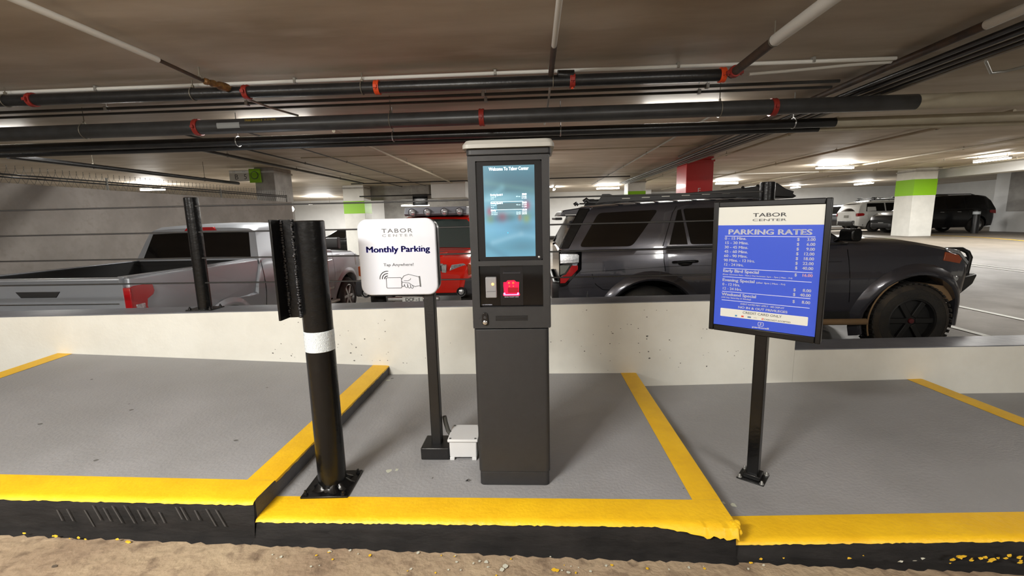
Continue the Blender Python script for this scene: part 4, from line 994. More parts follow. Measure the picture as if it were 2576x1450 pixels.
    def wheels(s, tm, rm):
        for a in s.axles:
            for sd in (-1, 1):
                y = sd*(s.W/2-s.tw/2-.015); r, w = s.wr, s.tw
                mx = Matrix.Translation((a, y, r)) @ Matrix.Rotation(-sd*pi/2, 4, 'X')
                b = MB(); b.lathe([(r*.62, -w/2), (r*.70, -w/2-.004), (r*.86, -w/2+.0), (r*.955, -w/2+.02), (r, -w/2+.05), (r, w/2-.05), (r*.955, w/2-.02), (r*.86, w/2), (r*.70, w/2+.004), (r*.62, w/2)], 36, mx, closed=True)
                ty = b.build('tyre', tm, s.t, smooth=50)
                b = MB(); b.lathe([(r*.63, -w/2+.02), (r*.63, w/2-.01), (r*.58, w/2-.004), (r*.56, w/2-.06), (r*.16, w/2-.05), (r*.15, w/2-.03), (0.001, w/2-.028)], 30, mx); rim = b.build('rim', rm, ty, smooth=40)
                for k in range(6):
                    b = MB(); b.box(r*.12, r*.58, -.028, .028, w/2-.055, w/2-.02, mx=mx @ Matrix.Rotation(k*pi/3, 4, 'Z')); b.build('spoke', rm, ty, bevel=.006)
    def bump(s, x0, x1, z0, z1, name, m, e=.02, ends=True, parent=None):
        """bumper bar wrapped round one end of the hull"""
        b = MB(); K = 10; vs = []; tail = x0 < s.L/2
        for z, q in ((z0, .0), (z0+.03, e), (z1-.03, e), (z1, 0)):
            for i in range(2*K+1):
                u = -1+i/K; au = abs(u); yy = s.hw((x0+x1)/2, (z0+z1)/2)+q*.7; xx = (x0-q+(x1-x0)*ss((au-.72)/.28)) if tail else (x1+q-(x1-x0)*ss((au-.72)/.28))
                vs.append((xx, yy*(u if au < .8 else (1 if u > 0 else -1)*min(1, .8+(au-.8)*1.0)), z))
        n = 2*K+1; fs = [(j*n+i, j*n+i+1, (j+1)*n+i+1, (j+1)*n+i) for j in range(3) for i in range(n-1)]
        b.add(vs, fs); o = b.build(name, m, parent or s.t, smooth=45); sm = o.modifiers.new('thick', 'SOLIDIFY'); sm.thickness = .02; sm.offset = -1 if False else 0; return o
    def slab(s, poly, sd, name, m, e=.012, th=.03, parent=None, bevel=.004):
        b = MB(); b.prism(poly, lambda u, v, k: (u, sd*(s.hw(min(max(u, .05), s.L-.05), v)+e-(0 if k else th)), v)); return b.build(name, m, parent or s.t, bevel=bevel)
    def flare(s, a, r0, r1, a0, a1, m, e0=.0, e1=.05, name='fender_flare', sides=(-1, 1)):
        for sd in sides:
            b = MB(); vs = []; K = 22
            for i in range(K+1):
                t = radians(a0+(a1-a0)*i/K)
                for r, e in ((r0, -.05), (r0, e1), (r0+.02, e1+.012), ((r0+r1)/2, e1), (r1, e0)):
                    x = a+r*cos(t); z = s.wr+r*sin(t); vs.append((x, sd*(s.hw(x, max(z, s.sz[0]))+e), z))
            b.add(vs, [(5*i+j, 5*i+j+1, 5*(i+1)+j+1, 5*(i+1)+j) for i in range(K) for j in range(4)]); b.build(name, m, s.t, smooth=50)
    def part(s, b, name, m, parent=None, **k): return b.build(name, m, parent or s.t, **k)
    def seam(s, pts, sd=-1, w=.006, name='door_seam', cabin=False):
        b = MB(); f = s.cy if cabin else s.hw
        for p, q in zip(pts, pts[1:]):
            d = Vector((q[0]-p[0], q[1]-p[1])); l = d.length; k = max(1, int(l/.1)); qx = Vector((-d.y, d.x))/l*w/2
            for i in range(k):
                A = Vector(p)+d*i/k; B_ = Vector(p)+d*(i+1)/k
                b.add([(v.x, sd*(f(v.x, v.y)+.0025), v.y) for v in (A-qx, B_-qx, B_+qx, A+qx)], [(0, 1, 2, 3)])
        return b.build(name, 'window_black', s.t, smooth=0, fix=False)

# --- dark off-road vehicle beside the wall -------------------------------------------------
GX, GY, GZ = .28, 5.80, -.36
sv = Car('dark grey off-road vehicle with roof rack, bull bar and big dusty tyres behind the wall', 'car', (GX, GY, GZ), 0, 4.50, 1.88, 'paint_charcoal',
    top=[(0, 1.24), (.3, 1.26), (2.9, 1.27), (3.05, 1.275), (3.4, 1.275), (3.8, 1.26), (4.1, 1.20), (4.26, 1.13), (4.40, 1.02), (4.50, .88)],
    bottom=[(0, .55), (.5, .50), (4.0, .46), (4.3, .66), (4.50, .74)],
    plan=[(0, .90), (.05, .95), (.25, 1.0), (.8, 1.0), (.92, .96), (.97, .89), (1, .80)], axles=(1.01, 3.80), wr=.405, arch=.52, tw=.29,
    cabin=[(.02, 1.24), (.06, 1.36), (.16, 1.55), (.26, 1.67), (.34, 1.70), (.8, 1.73), (1.6, 1.755), (2.2, 1.75), (2.42, 1.72), (3.05, 1.27)], belt=1.25, tumble=.30,
    wheel_m=('tyre', 'rim_black'), name='off_road_vehicle')
t = sv.t
# dusty tread blocks and sidewall ring on the near front tyre
b = MB(); R = random.Random(4); a = 3.80; r = .405; yc = -(1.88/2-.29/2-.015)
for k in range(44):
    th = 2*pi*k/44
    for s_, off in ((-1, 0), (1, .5)):
        mx = Matrix.Translation((a, yc, r)) @ Matrix.Rotation(th+off*2*pi/44, 4, 'Y')
        b.box(-.017, .017, s_*.075-.062, s_*.075+.062, r-.004, r+.012, mx=mx)
b.build('tread_block', 'tyre', t, smooth=0)['kind'] = 'stuff'
mx = Matrix.Translation((a, yc, r)) @ Matrix.Rotation(pi/2, 4, 'X')
b = MB(); b.lathe([(r*.86, .1475), (r*.97, .125), (r*.985, .118), (r*.97, .1275), (r*.87, .150)], 40, mx, closed=True); b.build('dust_ring', 'tyre_dusty', t)
b = MB(); b.lathe([(.03, .12), (.026, .135), (0.001, .137)], 16, mx); b.build('hub_cap', 'hub_red', t)
sv.flare(3.80, .51, .63, -8, 196, 'paint_charcoal'); sv.flare(1.01, .50, .60, 0, 180, 'paint_charcoal', e1=.04)
b = MB(); K = 12
for i in range(K):
    t0, t1 = radians(118+78*i/K), radians(118+78*(i+1)/K)
    b.add([(3.80+r_*cos(q), -(sv.hw(3.3, .8)+.055), .405+r_*sin(q)) for q, r_ in ((t0, .500), (t1, .500), (t1, .517), (t0, .517))], [(0, 1, 2, 3)])
b.build('mud_edge', 'mud', t, smooth=0, fix=False)
# glass
sv.pane(rpoly([(.225, 1.275), (.80, 1.275), (1.10, 1.665), (.45, 1.645)], .05))
sv.pane([(1.20, 1.285), (1.395, 1.285), (1.345, 1.665), (1.31, 1.655)], 'quarter_window')
sv.pane(rpoly([(1.43, 1.285), (2.12, 1.285), (2.12, 1.675), (1.37, 1.67)], .03))
sv.pane([(2.19, 1.285), (2.90, 1.285), (2.86, 1.35), (2.42, 1.66), (2.19, 1.672)])
sv.cross(3.06, 1.29, 2.45, 1.72, 'windshield', 'glass_dark', .07); sv.cross(.04, 1.27, .24, 1.66, 'rear_window', 'lens_clear', .10, .008)
b = MB(); b.prism([(.0, 1.26), (.11, 1.26), (.36, 1.70), (.24, 1.70)], lambda u, v, k: (u, -(sv.cy(u, v)+(.006 if k else -.12)), v)); b.build('rear_pillar', 'black_gloss', t, bevel=.01)
b = MB(); b.prism([(.0, 1.26), (.11, 1.26), (.36, 1.70), (.24, 1.70)], lambda u, v, k: (u, (sv.cy(u, v)+(.006 if k else -.12)), v)); b.build('rear_pillar', 'black_gloss', t, bevel=.01)
b = MB(); b.prism([(.02, 1.62), (.30, 1.61), (.40, 1.70), (.34, 1.72), (.06, 1.685)], lambda u, v, k: (u, (-.70 if k else .70), v)); b.build('roof_spoiler', 'paint_charcoal', t, bevel=.012)
b = MB(); b.box(.08, .26, -.712, -.700, 1.627, 1.635); b.build('spoiler_trim', 'chrome', t, smooth=0)
b = MB(); b.box(-.02, .06, -.5, .5, 1.575, 1.605); b.build('rear_wiper', 'plastic_black', t, bevel=.008)
# seams, belt strip, handles
sv.seam([(1.13, 1.25), (1.135, 1.10), (1.15, 1.0)]); sv.seam([(2.155, 1.25), (2.16, .62)]); sv.seam([(3.06, 1.2), (3.10, .85), (3.14, .62)]); sv.seam([(1.30, 1.70), (1.25, 1.62), (1.13, 1.27)], cabin=True)
sv.seam([(.36, .98), (.40, .86), (.48, .80), (.62, .79)]); sv.seam([(.12, .99), (1.2, 1.05), (3.0, 1.07)], w=.004, name='crease')
for x in (1.17, 2.17):
    b = MB(); x1 = x+.9; b.prism([(x, 1.252), (x1, 1.252), (x1, 1.268), (x, 1.268)], lambda u, v, k: (u, -(sv.hw(u, 1.25)+(.008 if k else -.03)), v)); b.build('window_strip', 'black_satin', t)
for x in (1.23, 2.24):
    y = -(sv.hw(x, 1.1)); b = MB(); b.tube([(x, y-.002, 1.095), (x+.03, y-.035, 1.10), (x+.22, y-.035, 1.105), (x+.26, y-.002, 1.10)], .014, 10); b.build('door_handle', 'black_gloss', t)
    b = MB(); b.ball((x+.13, y+.018, 1.075), .10, 14, sc=(1.15, .28, .45)); b.build('handle_cup', 'black_gloss', t)
# tail lamps
for sd in (-1, 1):
    sv.slab([(.0, .84), (.075, .85), (.245, 1.03), (.25, 1.22), (.235, 1.24), (.0, 1.245)], sd, 'lamp_surround', 'window_black', e=.010, th=.10)
    sv.slab([(.01, 1.095), (.215, 1.105), (.22, 1.185), (.205, 1.20), (.01, 1.205)], sd, 'tail_lamp', 'lens_clear', e=.018, th=.05)
    sv.slab([(.01, .875), (.065, .875), (.205, 1.03), (.205, 1.075), (.14, 1.075), (.075, .975), (.01, .945)], sd, 'tail_lamp', 'lens_red', e=.018, th=.05)
    sv.slab([(.01, .965), (.065, .99), (.12, 1.075), (.01, 1.075)], sd, 'tail_lamp', 'lens_smoke', e=.012, th=.05)
sv.bump(-.03, .35, .58, .86, 'rear_bumper', 'plastic_black', .03)
# sill, rock slider
b = MB(); b.box(.35, 4.1, -.62, .62, .30, .56); b.box(1.5, 3.3, -.86, .86, .36, .52); b.box(.5, 1.55, -.61, .61, .3, 1.05); b.box(3.25, 4.2, -.61, .61, .3, 1.05); b.build('chassis', 'underbody', t)
b = MB(); b.tube([(1.55, -.97, .42), (3.28, -.97, .42)], .035, 12); b.build('rock_slider', 'mud', t)
b = MB(); b.tube([(1.55, .97, .42), (3.28, .97, .42)], .035, 12); b.build('rock_slider', 'mud', t)
# front lamps, grille, bull bar
for sd in (-1, 1):
    sv.slab([(4.06, 1.06), (4.26, 1.02), (4.29, 1.07), (4.24, 1.115), (4.08, 1.15)], sd, 'turn_lamp', 'lens_amber', e=.012, th=.08)
    sv.slab([(4.10, 1.155), (4.26, 1.12), (4.40, 1.0), (4.42, 1.03), (4.27, 1.16), (4.12, 1.19)], sd, 'headlamp', 'lens_clear', e=.0, th=.2)
    b = MB(); b.tube([(4.20, sd*.62, .84), (4.46, sd*.60, .86)], .055, 14); b.build('fog_lamp', 'plastic_black', t)
    b = MB(); b.ball((4.20, sd*(sv.hw(4.2, .86)), .86), .05, 10, sc=(1.2, .4, .7)); b.build('marker_lamp', 'lens_clear', t)
b = MB(); b.box(4.42, 4.47, -.45, .45, .86, 1.05); b.build('grille', 'plastic_black', t, bevel=.02)
b = MB(); b.prism([(4.02, .56), (4.16, .56), (4.42, .68), (4.58, .77), (4.62, .87), (4.60, .885), (4.24, .84), (4.14, .74)], lambda u, v, k: (u, (-1 if k else 1)*(.84-.14*ss((u-4.2)/.4)), v)); bb = b.build('steel_bumper', 'black_satin', t, bevel=.02)
b = MB(); b.tube([(4.57, -.62, .86), (4.59, -.62, 1.06), (4.565, -.61, 1.12), (4.51, -.60, 1.15), (4.36, -.58, 1.15), (4.28, -.56, 1.10)], .024, 12); b.build('bull_bar', 'black_satin', t)
b = MB(); b.tube([(4.57, .62, .86), (4.59, .62, 1.06), (4.565, .61, 1.12), (4.51, .60, 1.15), (4.36, .58, 1.15), (4.28, .56, 1.10)], .024, 12); b.build('bull_bar', 'black_satin', t)
b = MB(); b.tube([(4.595, -.62, 1.04), (4.595, .62, 1.04)], .022, 12); b.build('bull_bar', 'black_satin', t)
b = MB(); b.prism([(3.98, .80), (4.28, .76), (4.26, .62), (4.16, .58)], lambda u, v, k: (u, -.84 if k else -.40, v)); b.build('wheel_liner', 'mud', t)
# mirror, hood scoop
for sd in (-1, 1):
    b = MB(); b.prism(rrect(2.93, 3.03, 1.29, 1.42, .035, 4), lambda u, v, k: (u+(.05 if k else 0), sd*(1.08 if k else .95), v)); b.tube([(2.95, sd*.86, 1.29), (2.97, sd*.98, 1.34)], .025, 8); b.build('door_mirror', 'black_gloss', t, bevel=.02)
# roof rack
rk = MB(); 
for sd in (-1, 1):
    b = MB(); b.prism([(.44, 1.755), (.62, 1.765), (2.35, 1.79), (2.58, 1.77), (2.60, 1.83), (2.36, 1.915), (2.0, 1.875), (1.3, 1.838), (.66, 1.825), (.58, 1.855), (.50, 1.855), (.47, 1.80)], lambda u, v, k: (u, sd*(.665 if k else .655), v)); rs = b.build('rack_side', 'black_satin', t, bevel=.003)
    b = MB(); b.tube([(.30, sd*.60, 1.775), (.33, sd*.60, 1.80), (.36, sd*.60, 1.775)], .025, 10); b.tube([(.33, sd*.60, 1.79), (.60, sd*.62, 1.79)], .010, 8); b.build('rack_lamp', 'plastic_black', t)
    for i in range(8):
        b = MB(); x = .72+.22*i; b.prism(rrect(x, x+.09, 1.795+.006*i, 1.805+.006*i, .004, 3), lambda u, v, k: (u, sd*(.668 if k else .664), v)); b.build('rack_slot', 'conduit_grey', rs, smooth=0)
for i in range(9):
    b = MB(); x = .70+.21*i; b.box(x, x+.05, -.655, .655, 1.805+.005*i, 1.83+.005*i); b.build('rack_bar', 'black_satin', t, bevel=.006)
b = MB(); b.prism([(2.36, 1.77), (2.62, 1.76), (2.66, 1.78), (2.44, 1.93), (2.36, 1.925)], lambda u, v, k: (u, -.62 if k else .62, v)); b.build('wind_fairing', 'black_satin', t, bevel=.008)
for k in range(3):
    b = MB(); b.ball((2.05+.16*k, -.655, 1.885+.014*k), .02, 8); b.build('tie_down', 'black_satin', t)

# --- silver pickup, tail toward the wall ---------------------------------------------------
hd = Vector((.015, 1.0)); rz = atan2(hd.y, hd.x); TZ = -.68
pk = Car('silver grey pickup truck with black bed and dark rear glass, tail to the wall', 'car', (-4.95, 4.14, TZ), rz, 5.80, 2.0, 'paint_silver',
    top=[(0, .98), (2.0, .98), (2.06, 1.42), (2.15, 1.43), (4.1, 1.40), (4.25, 1.39), (5.2, 1.33), (5.55, 1.24), (5.75, 1.05), (5.80, .85)],
    bottom=[(0, .55), (2, .48), (4.2, .45), (5.3, .42), (5.8, .5)],
    plan=[(0, .985), (.9, 1.0), (.96, .96), (1, .88)], axles=(1.32, 4.90), wr=.40, arch=.50, tw=.27,
    cabin=[(2.08, 1.42), (2.25, 1.86), (2.38, 1.905), (3.0, 1.93), (3.45, 1.90), (3.62, 1.86), (4.32, 1.40)], belt=1.42, tumble=.30, side=[(0, .90), (.28, .965), (.55, 1.0), (.8, .99), (1.0, .965)], name='pickup_truck')
t = pk.t
def side_panel(sd):
    pts = [(0.0, .60), (.80, .60)]+[(1.32+.50*cos(radians(a_)), .40+.50*sin(radians(a_))) for a_ in range(158, 21, -8)]+[(1.84, .58), (2.05, .56), (2.05, 1.435), (.02, 1.435)]
    b = MB(); lay = [(.0, .995), (.10, .995)]
    K = len(pts); vs = []
    zs = lambda z: pk.hw(1.0, z)
    for off in (.0, -.11): vs += [(u, sd*(zs(v)+off), v) for u, v in pts]
    # split the outer face by height for a shoulder
    b.add(vs, [tuple(range(K)), tuple(range(K, 2*K))[::-1]]+[(i, (i+1) % K, K+(i+1) % K, K+i) for i in range(K)])
    b.build('bed_side', 'paint_silver', t, bevel=.018, segs=3)
    b = MB(); b.box(.03, 2.02, sd*.875-.055 if sd > 0 else -.93, sd*.875+.055 if sd > 0 else -.82, 1.432, 1.446); b.build('rail_cap', 'paint_silver', t, bevel=.006)
    b = MB(); b.box(.06, 2.0, *(sorted((sd*.80, sd*.846))), .92, 1.425); b.build('bed_liner', 'underbody', t)
    pk.flare(1.32, .495, .60, 0, 180, 'paint_silver', e1=.022, name='fender_lip', sides=(sd,))
for sd in (-1, 1): side_panel(sd)
b = MB(); b.box(.06, 2.03, -.85, .85, .93, .985); b.box(2.0, 2.06, -.9, .9, .9, 1.43); b.build('bed_floor', 'underbody', t)
b = MB(); b.prism([(-.012, .80), (.0, .62), (.06, .62), (.06, 1.425), (.04, 1.44), (-.03, 1.44), (-.045, 1.425), (-.03, 1.40), (-.012, 1.36), (-.012, 1.06)], lambda u, v, k: (u, -.905 if k else .905, v)); tg = b.build('tailgate', 'paint_silver', t, bevel=.008)
b = MB(); b.prism([(-.24, 1.31), (.24, 1.31), (.19, 1.25), (-.19, 1.25)], lambda u, v, k: (-.018 if k else .0, u, v)); b.build('tailgate_handle', 'plastic_black', tg, bevel=.004)
b = MB(); b.box(-.02, -.01, -.85, .62, 1.175, 1.185); b.build('tailgate_trim', 'chrome', tg)
b = MB(); b.box(-.10, .03, -.98, .98, .52, .66); b.build('rear_bumper', 'chrome', t, bevel=.03, segs=3)
for sd in (-1, 1):
    pk.slab([(-.01, 1.335), (.05, 1.35), (.20, 1.35), (.255, 1.335), (.26, 1.27), (.235, 1.235), (.16, 1.20), (.145, 1.13), (.16, 1.07), (-.01, 1.07)], sd, 'tail_lamp', 'lens_red', e=.012, th=.10)
    pk.slab([(.02, 1.115), (.12, 1.115), (.12, 1.165), (.02, 1.165)], sd, 'reverse_lamp', 'lens_clear', e=.016, th=.03)
    b = MB(); b.box(-.022, .0, sd*.96-.03 if sd > 0 else -.985, sd*.96+.03 if sd > 0 else -.915, 1.08, 1.335); b.build('lamp_return', 'lens_red', t, bevel=.006)
pk.pane([(2.62, 1.47), (3.30, 1.47), (3.30, 1.82), (2.76, 1.815)]); pk.pane([(3.38, 1.46), (4.10, 1.455), (3.60, 1.80), (3.38, 1.825)], m='glass_mid')
pk.pane([(2.44, 1.48), (2.545, 1.48), (2.68, 1.81), (2.62, 1.81)], 'quarter_window')
pk.cross(2.097, 1.465, 2.232, 1.815, 'rear_window', 'glass_dark', .11, .008, inset2=.085); pk.cross(4.30, 1.43, 3.64, 1.85, 'windshield', 'glass_mid', .08)
b = MB(); b.prism([(-.25, 1.855), (.25, 1.855), (.20, 1.905), (-.20, 1.905)], lambda u, v, k: (2.22 if k else 2.30, u, v)); b.build('brake_lamp', 'lens_red', t, bevel=.006)
pk.seam([(2.10, 1.42), (2.12, .6)], w=.012); pk.seam([(2.36, 1.43), (2.42, 1.1), (2.40, .62)]); pk.seam([(3.34, 1.43), (3.34, .62)]); pk.seam([(4.28, 1.38), (4.32, .62)])
pk.slab([(2.3, .655), (4.28, .655), (4.28, .70), (2.3, .70)], -1, 'side_moulding', 'chrome', e=.012, th=.02); pk.slab([(2.3, .655), (4.28, .655), (4.28, .70), (2.3, .70)], 1, 'side_moulding', 'chrome', e=.012, th=.02)
b = MB(); b.box(2.2, 4.3, -1.06, -.93, .40, .45); b.box(2.2, 4.3, .93, 1.06, .40, .45); b.build('side_step', 'conduit_grey', t, bevel=.015)
for x in (2.95, 3.95):
    y = -pk.hw(x, 1.2); b = MB(); b.tube([(x, y, 1.22), (x+.03, y-.035, 1.225), (x+.2, y-.035, 1.23), (x+.23, y, 1.23)], .014, 8); b.build('door_handle', 'chrome', t)
for sd in (-1, 1):
    b = MB(); b.prism(rrect(3.90, 4.02, 1.44, 1.66, .04, 4), lambda u, v, k: (u+(.06 if k else 0), sd*(1.26 if k else 1.04), v)); b.tube([(4.02, sd*.94, 1.46), (4.0, sd*1.06, 1.50)], .03, 8); b.build('door_mirror', 'plastic_black', t, bevel=.02)
    pk.slab([(5.3, 1.02), (5.72, .95), (5.7, 1.16), (5.3, 1.25)], sd, 'headlamp', 'lens_clear', e=.006, th=.1)
pk.flare(4.90, .495, .60, 0, 180, 'paint_silver', e1=.02, name='fender_lip')
pk.bump(5.45, 5.83, .45, .78, 'front_bumper', 'chrome', .02)

# --- red vehicle with a roof basket, facing the wall ---------------------------------------
rv = Car('red off-road vehicle with round roof lamps facing the wall behind the white reader', 'car', (-1.93, 11.40, -.42), -pi/2, 4.50, 1.85, 'paint_red',
    top=[(0, 1.10), (3.0, 1.10), (3.2, 1.13), (3.6, 1.12), (4.2, 1.05), (4.36, .98), (4.5, .84)],
    bottom=[(0, .5), (4.0, .45), (4.5, .5)], plan=[(0, .93), (.1, 1), (.9, 1.0), (.96, .97), (1, .92)], axles=(.95, 3.65), wr=.37,
    cabin=[(.05, 1.1), (.2, 1.68), (.4, 1.74), (2.2, 1.74), (2.5, 1.69), (3.12, 1.10)], belt=1.10, tumble=.22, name='red_off_road_vehicle')
t = rv.t
rv.pane([(.45, 1.16), (1.5, 1.16), (1.5, 1.58), (.6, 1.58)]); rv.pane([(1.6, 1.16), (2.95, 1.16), (2.5, 1.58), (1.6, 1.58)]); rv.cross(3.10, 1.14, 2.53, 1.665, 'windshield', 'glass_mid', .09)
b = MB(); b.tube([(2.9, .45+.17*cos(2*pi*k/16), 1.28+.17*sin(2*pi*k/16)) for k in range(17)] and [(2.80-.0*k, .42+.15*cos(2*pi*k/16), 1.22+.15*sin(2*pi*k/16)) for k in range(17)], .014, 8, cap=False); b.build('steering_wheel', 'plastic_dark', t)
for s_ in (-.35, .35):
    b = MB(); b.tube([(3.09, s_, 1.15), (3.0, s_-.55, 1.20)], .010, 6); b.build('wiper', 'plastic_black', t)
b = MB(); b.prism([(3.4, -.50), (4.15, -.42), (4.15, .42), (3.4, .50)], pxy(1.07, 1.135)); b.build('hood_bulge', 'paint_red', t, bevel=.03, segs=3)
b = MB(); b.box(4.40, 4.475, -.48, .48, .72, .97); gr = b.build('grille', 'window_black', t, bevel=.015)
for s_ in (-1, 1):
    b = MB(); b.box(4.41, 4.49, s_*.5-.04, s_*.5+.04, .72, .97); b.build('grille_bar', 'rim_silver', gr, bevel=.012)
b = MB(); b.box(4.41, 4.488, -.48, .48, .955, .985); b.box(4.41, 4.488, -.48, .48, .70, .73); b.build('grille_frame', 'rim_silver', gr, bevel=.008)
b = MB(); b.box(4.40, 4.485, -.12, .12, .74, .95); b.build('grille_bar', 'rim_silver', gr, bevel=.02)
for s_ in (-1, 1):
    b = MB(); b.prism([(s_*.55, .78), (s_*.80, .76), (s_*.86, .80), (s_*.87, .93), (s_*.80, .975), (s_*.62, .96)], lambda u, v, k: (4.30 if k else 4.475-.10*ss((abs(u)-.55)/.35), u, v)); b.build('headlamp', 'lens_clear', t, bevel=.012)
    b = MB(); b.ball((4.445, s_*.62, .82), .05, 12, sc=(.4, 1, 1)); b.build('turn_lamp', 'lens_amber', t)
    b = MB(); b.prism([(s_*.86, .78), (s_*.925, .80), (s_*.925, .95), (s_*.87, .97)], lambda u, v, k: (4.10 if k else 4.38, u, v)); b.build('side_marker', 'lens_amber', t, bevel=.01)
b = MB(); b.prism([(-.98, .46), (.98, .46), (.99, .60), (.96, .73), (-.96, .73), (-.99, .60)], lambda u, v, k: (4.1 if k else 4.54-.12*ss((abs(u)-.7)/.3), u, v)); bm = b.build('front_bumper', 'plastic_dark', t, bevel=.03, segs=3)
for s_ in (-1, 1):
    mxx = Matrix.Translation((4.52, s_*.77, .535)) @ Matrix.Rotation(pi/2, 4, 'Y')
    b = MB(); b.lathe([(.075, -.03), (.075, .012), (.06, .006), (.055, -.02)], 20, mxx); b.build('lamp_ring', 'plastic_black', bm); b = MB(); b.lathe([(.042, -.02), (.042, .012), (.02, .02), (.001, .022)], 16, mxx); b.build('fog_lamp', 'lens_clear', bm)
b = MB(); b.box(4.49, 4.57, -.42, .42, .40, .47); b.build('skid_bar', 'galv', bm, bevel=.025, segs=3)
b = MB(); b.box(4.575, 4.585, -.165, .165, .365, .475); pt = b.build('licence_plate', 'plate_white', t, bevel=.003)
tx = text('DCF - J', .055, 'plate_ink', t, 4.5865, 0, .41, 'CENTER', None, .02, rz=pi/2)
# roof basket with lamps
b = MB(); b.prism([(1.0, 1.80), (2.6, 1.76), (2.66, 1.80), (2.58, 1.93), (1.0, 1.95)], lambda u, v, k: (u, (-.62 if k else .62)*1.0, v)); rb_ = b.build('roof_basket', 'basket_grey', t, bevel=.02, segs=3)
for y in (-.45, -.15+.0, .19, .49):
    mxx = Matrix.Translation((2.66, y, 1.83)) @ Matrix.Rotation(pi/2, 4, 'Y')
    b = MB(); b.lathe([(.055, -.07), (.075, -.02), (.078, .02), (.068, .02)], 18, mxx); b.build('lamp_housing', 'plastic_dark', rb_); b = MB(); b.lathe([(.068, .012), (.05, .026), (.001, .034)], 18, mxx); b.build('roof_lamp', 'lens_clear', rb_)
for s_ in (-1, 1):
    b = MB(); b.box(2.55, 2.66, s_*1.02-.08, s_*1.02+.08, 1.12, 1.30); b.tube([(2.62, s_*.88, 1.16), (2.60, s_*.98, 1.18)], .02, 8); b.build('door_mirror', 'plastic_black', t, bevel=.02)

# --- distant vehicles -----------------------------------------------------------------------
def simple_car(label, x, y, z, rz, L, Wd, H, paint, belt, kind='suv', name='car', wr=.34, lamps=True, plate=True, group=None):
    nose = belt-.02
    if kind == 'suv':
        cab = [(.04, belt), (.18, H-.22), (.34, H-.06), (.7, H), (L*.5, H), (L*.60, H-.06), (L*.745, belt)]; top = [(0, belt), (L*.72, belt), (L*.9, belt-.10), (L*.97, belt-.25), (L, belt-.42)]
    else:
        cab = [(.55, belt), (1.15, H-.07), (1.6, H), (L*.5, H), (L*.58, H-.05), (L*.74, belt)]; top = [(0, belt-.06), (.5, belt), (L*.72, belt), (L*.92, belt-.15), (L, belt-.36)]
    c = Car(label, 'car', (x, y, z), rz, L, Wd, paint, top, [(0, .32), (.5, .26), (L-.5, .24), (L, .30)], [(0, .90), (.1, 1), (.86, 1), (.95, .94), (1, .84)], (L*.19, L*.79), wr, cab, belt, .34, name=name, group=group)
    h0, h1 = belt+.04, H-.10; k = (h1-h0)/(H-belt)
    if kind == 'suv':
        c.pane([(.42, h0), (L*.30, h0), (L*.30, h1), (.52, h1)]); c.pane([(L*.315, h0), (L*.49, h0), (L*.49, h1), (L*.315, h1)]); c.pane([(L*.505, h0), (L*.69, h0), (L*.61, h1), (L*.505, h1)])
        c.cross(.07, h0, .27, H-.12, 'rear_window', 'glass_dark', .12, .012); c.cross(L*.735, h0-.01, L*.615, H-.08, 'windshield', 'glass_dark', .09)
    else:
        c.pane([(L*.25, h0), (L*.46, h0), (L*.46, h1), (L*.33, h1-.02)]); c.pane([(L*.475, h0), (L*.69, h0), (L*.59, h1), (L*.475, h1)])
        c.cross(.62, h0, 1.10, H-.09, 'rear_window', 'glass_dark', .10, .010); c.cross(L*.73, h0-.01, L*.595, H-.07, 'windshield', 'glass_mid', .09)
    for sd in (-1, 1):
        c.slab([(.0, belt-.22), (.30, belt-.19), (.34, belt-.10), (.26, belt-.05), (.0, belt-.06)], sd, 'tail_lamp', 'lens_red', e=.012, th=.14)
        c.slab([(L-.42, belt-.26), (L-.12, belt-.36), (L-.10, belt-.27), (L-.40, belt-.16)], sd, 'headlamp', 'lens_clear', e=.006, th=.12)
        b = MB(); y_ = sd*(c.hw(L*.68, belt)+.10); b.ball((L*.68, y_, belt+.08), .11, 10, sc=(.6, 1, .7)); b.build('door_mirror', paint, c.t)
        for x_ in (L*.36, L*.53):
            y_ = sd*c.hw(x_, belt-.14); b = MB(); b.tube([(x_, y_, belt-.12), (x_+.03, y_+sd*.03, belt-.12), (x_+.2, y_+sd*.03, belt-.115)], .012, 6); b.build('door_handle', 'chrome' if paint == 'paint_black' else paint, c.t)
        c.seam([(L*.50, belt-.02), (L*.50, .34)], sd)
    c.bump(-.03, .34, .34, .60, 'rear_bumper', 'plastic_black', .02); c.bump(L-.4, L+.02, .28, .52, 'front_bumper', 'plastic_black', .02)
    if plate:
        b = MB(); b.box(L+.005, L+.025, -.16, .16, .42, .54); b.build('licence_plate', 'plate_white', c.t); b = MB(); b.box(-.03, -.01, -.17, .17, belt-.30, belt-.16); b.build('licence_plate', 'plate_white' if paint != 'paint_white' else 'conduit_grey', c.t)
    return c
xw = simple_car('white crossover with roof rails parked past the white green banded column', 17.5, 25.95, .1, 0, 4.65, 1.88, 1.63, 'paint_white', 1.06)
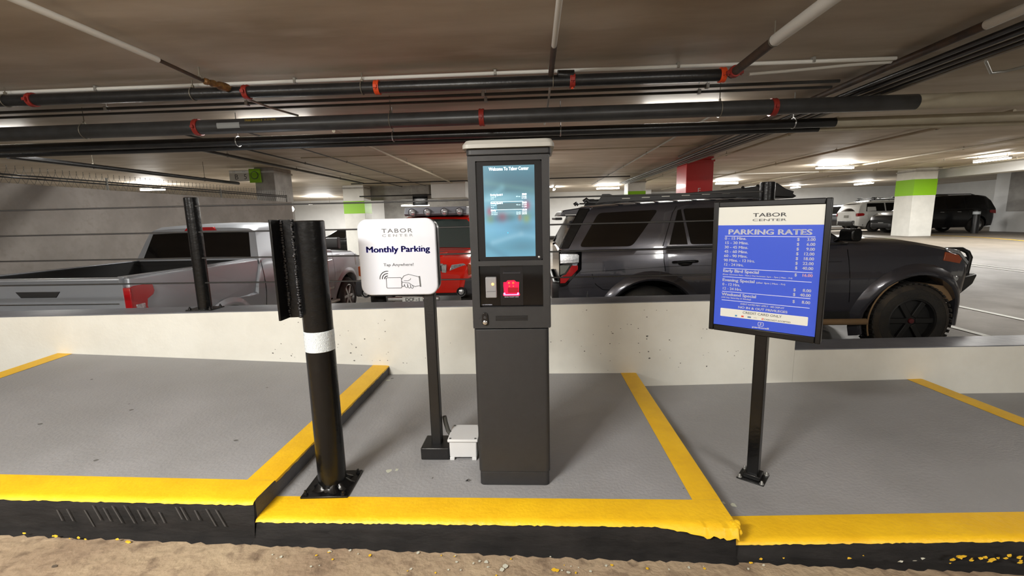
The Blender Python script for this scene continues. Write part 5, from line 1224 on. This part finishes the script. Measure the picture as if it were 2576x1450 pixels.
for sd in (-1, 1):
    b = MB(); b.tube([(.75, sd*.58, 1.63), (.85, sd*.58, 1.70), (2.6, sd*.58, 1.71), (2.75, sd*.58, 1.64)], .022, 8); b.build('roof_rail', 'black_satin', xw.t)
for x_ in (1.0, 2.1):
    b = MB(); b.box(x_-.04, x_+.04, -.66, .66, 1.75, 1.79); b.build('roof_bar', 'black_satin', xw.t, bevel=.01)
    for sd in (-1, 1):
        b = MB(); b.box(x_-.14, x_+.14, sd*.52-.05, sd*.52+.05, 1.80, 1.84); b.tube([(x_, sd*.58, 1.70), (x_, sd*.58, 1.80)], .03, 8); b.build('rack_foot', 'black_satin', xw.t, bevel=.01)
b = MB(); b.box(-.035, -.02, -.70, .70, .36, .46); b.build('bumper_insert', 'galv', xw.t, bevel=.01)
bs_ = simple_car('large black vehicle with a pale front plate passing behind the white column', 21.65, 22.95, .1, pi, 4.5, 1.9, 1.74, 'paint_black', 1.10, wr=.37)
b = MB(); b.tube([(.8, .60, 1.74), (1.0, .60, 1.80), (2.8, .60, 1.81), (3.0, .60, 1.75)], .02, 8); b.tube([(.8, -.60, 1.74), (1.0, -.60, 1.80), (2.8, -.60, 1.81), (3.0, -.60, 1.75)], .02, 8); b.build('roof_rail', 'black_satin', bs_.t)
simple_car('dark navy car with red tail lamp beyond the pale crossover tail', 16.7, 29.2, .1, 0, 4.6, 1.85, 1.52, 'paint_navy', .98, kind='sedan')
simple_car('dark pickup-like vehicle parked behind the silver pickup mirror', -6.2, 25.5, -.5, pi, 4.7, 1.85, 1.56, 'paint_black', 1.02)
simple_car('dark sedan far behind the silver pickup windshield', -7.3, 22.85, -.5, pi, 4.6, 1.8, 1.40, 'paint_black', .94, kind='sedan')
# guard post with reflective band in front of the black vehicle
gp = thing('guard_post', 'black guard post with a white band before the large black vehicle', 'bollard', (20.1, 21.35, .1))
b = MB(); b.lathe([(.13, 0), (.13, 1.02), (.11, 1.06), (.04, 1.08)], 20); b.build('tube', 'black_satin', gp)
b = MB(); b.lathe([(.132, .86), (.133, .865), (.133, .975), (.132, .98)], 20); b.build('reflective_band', 'tape_white', gp)
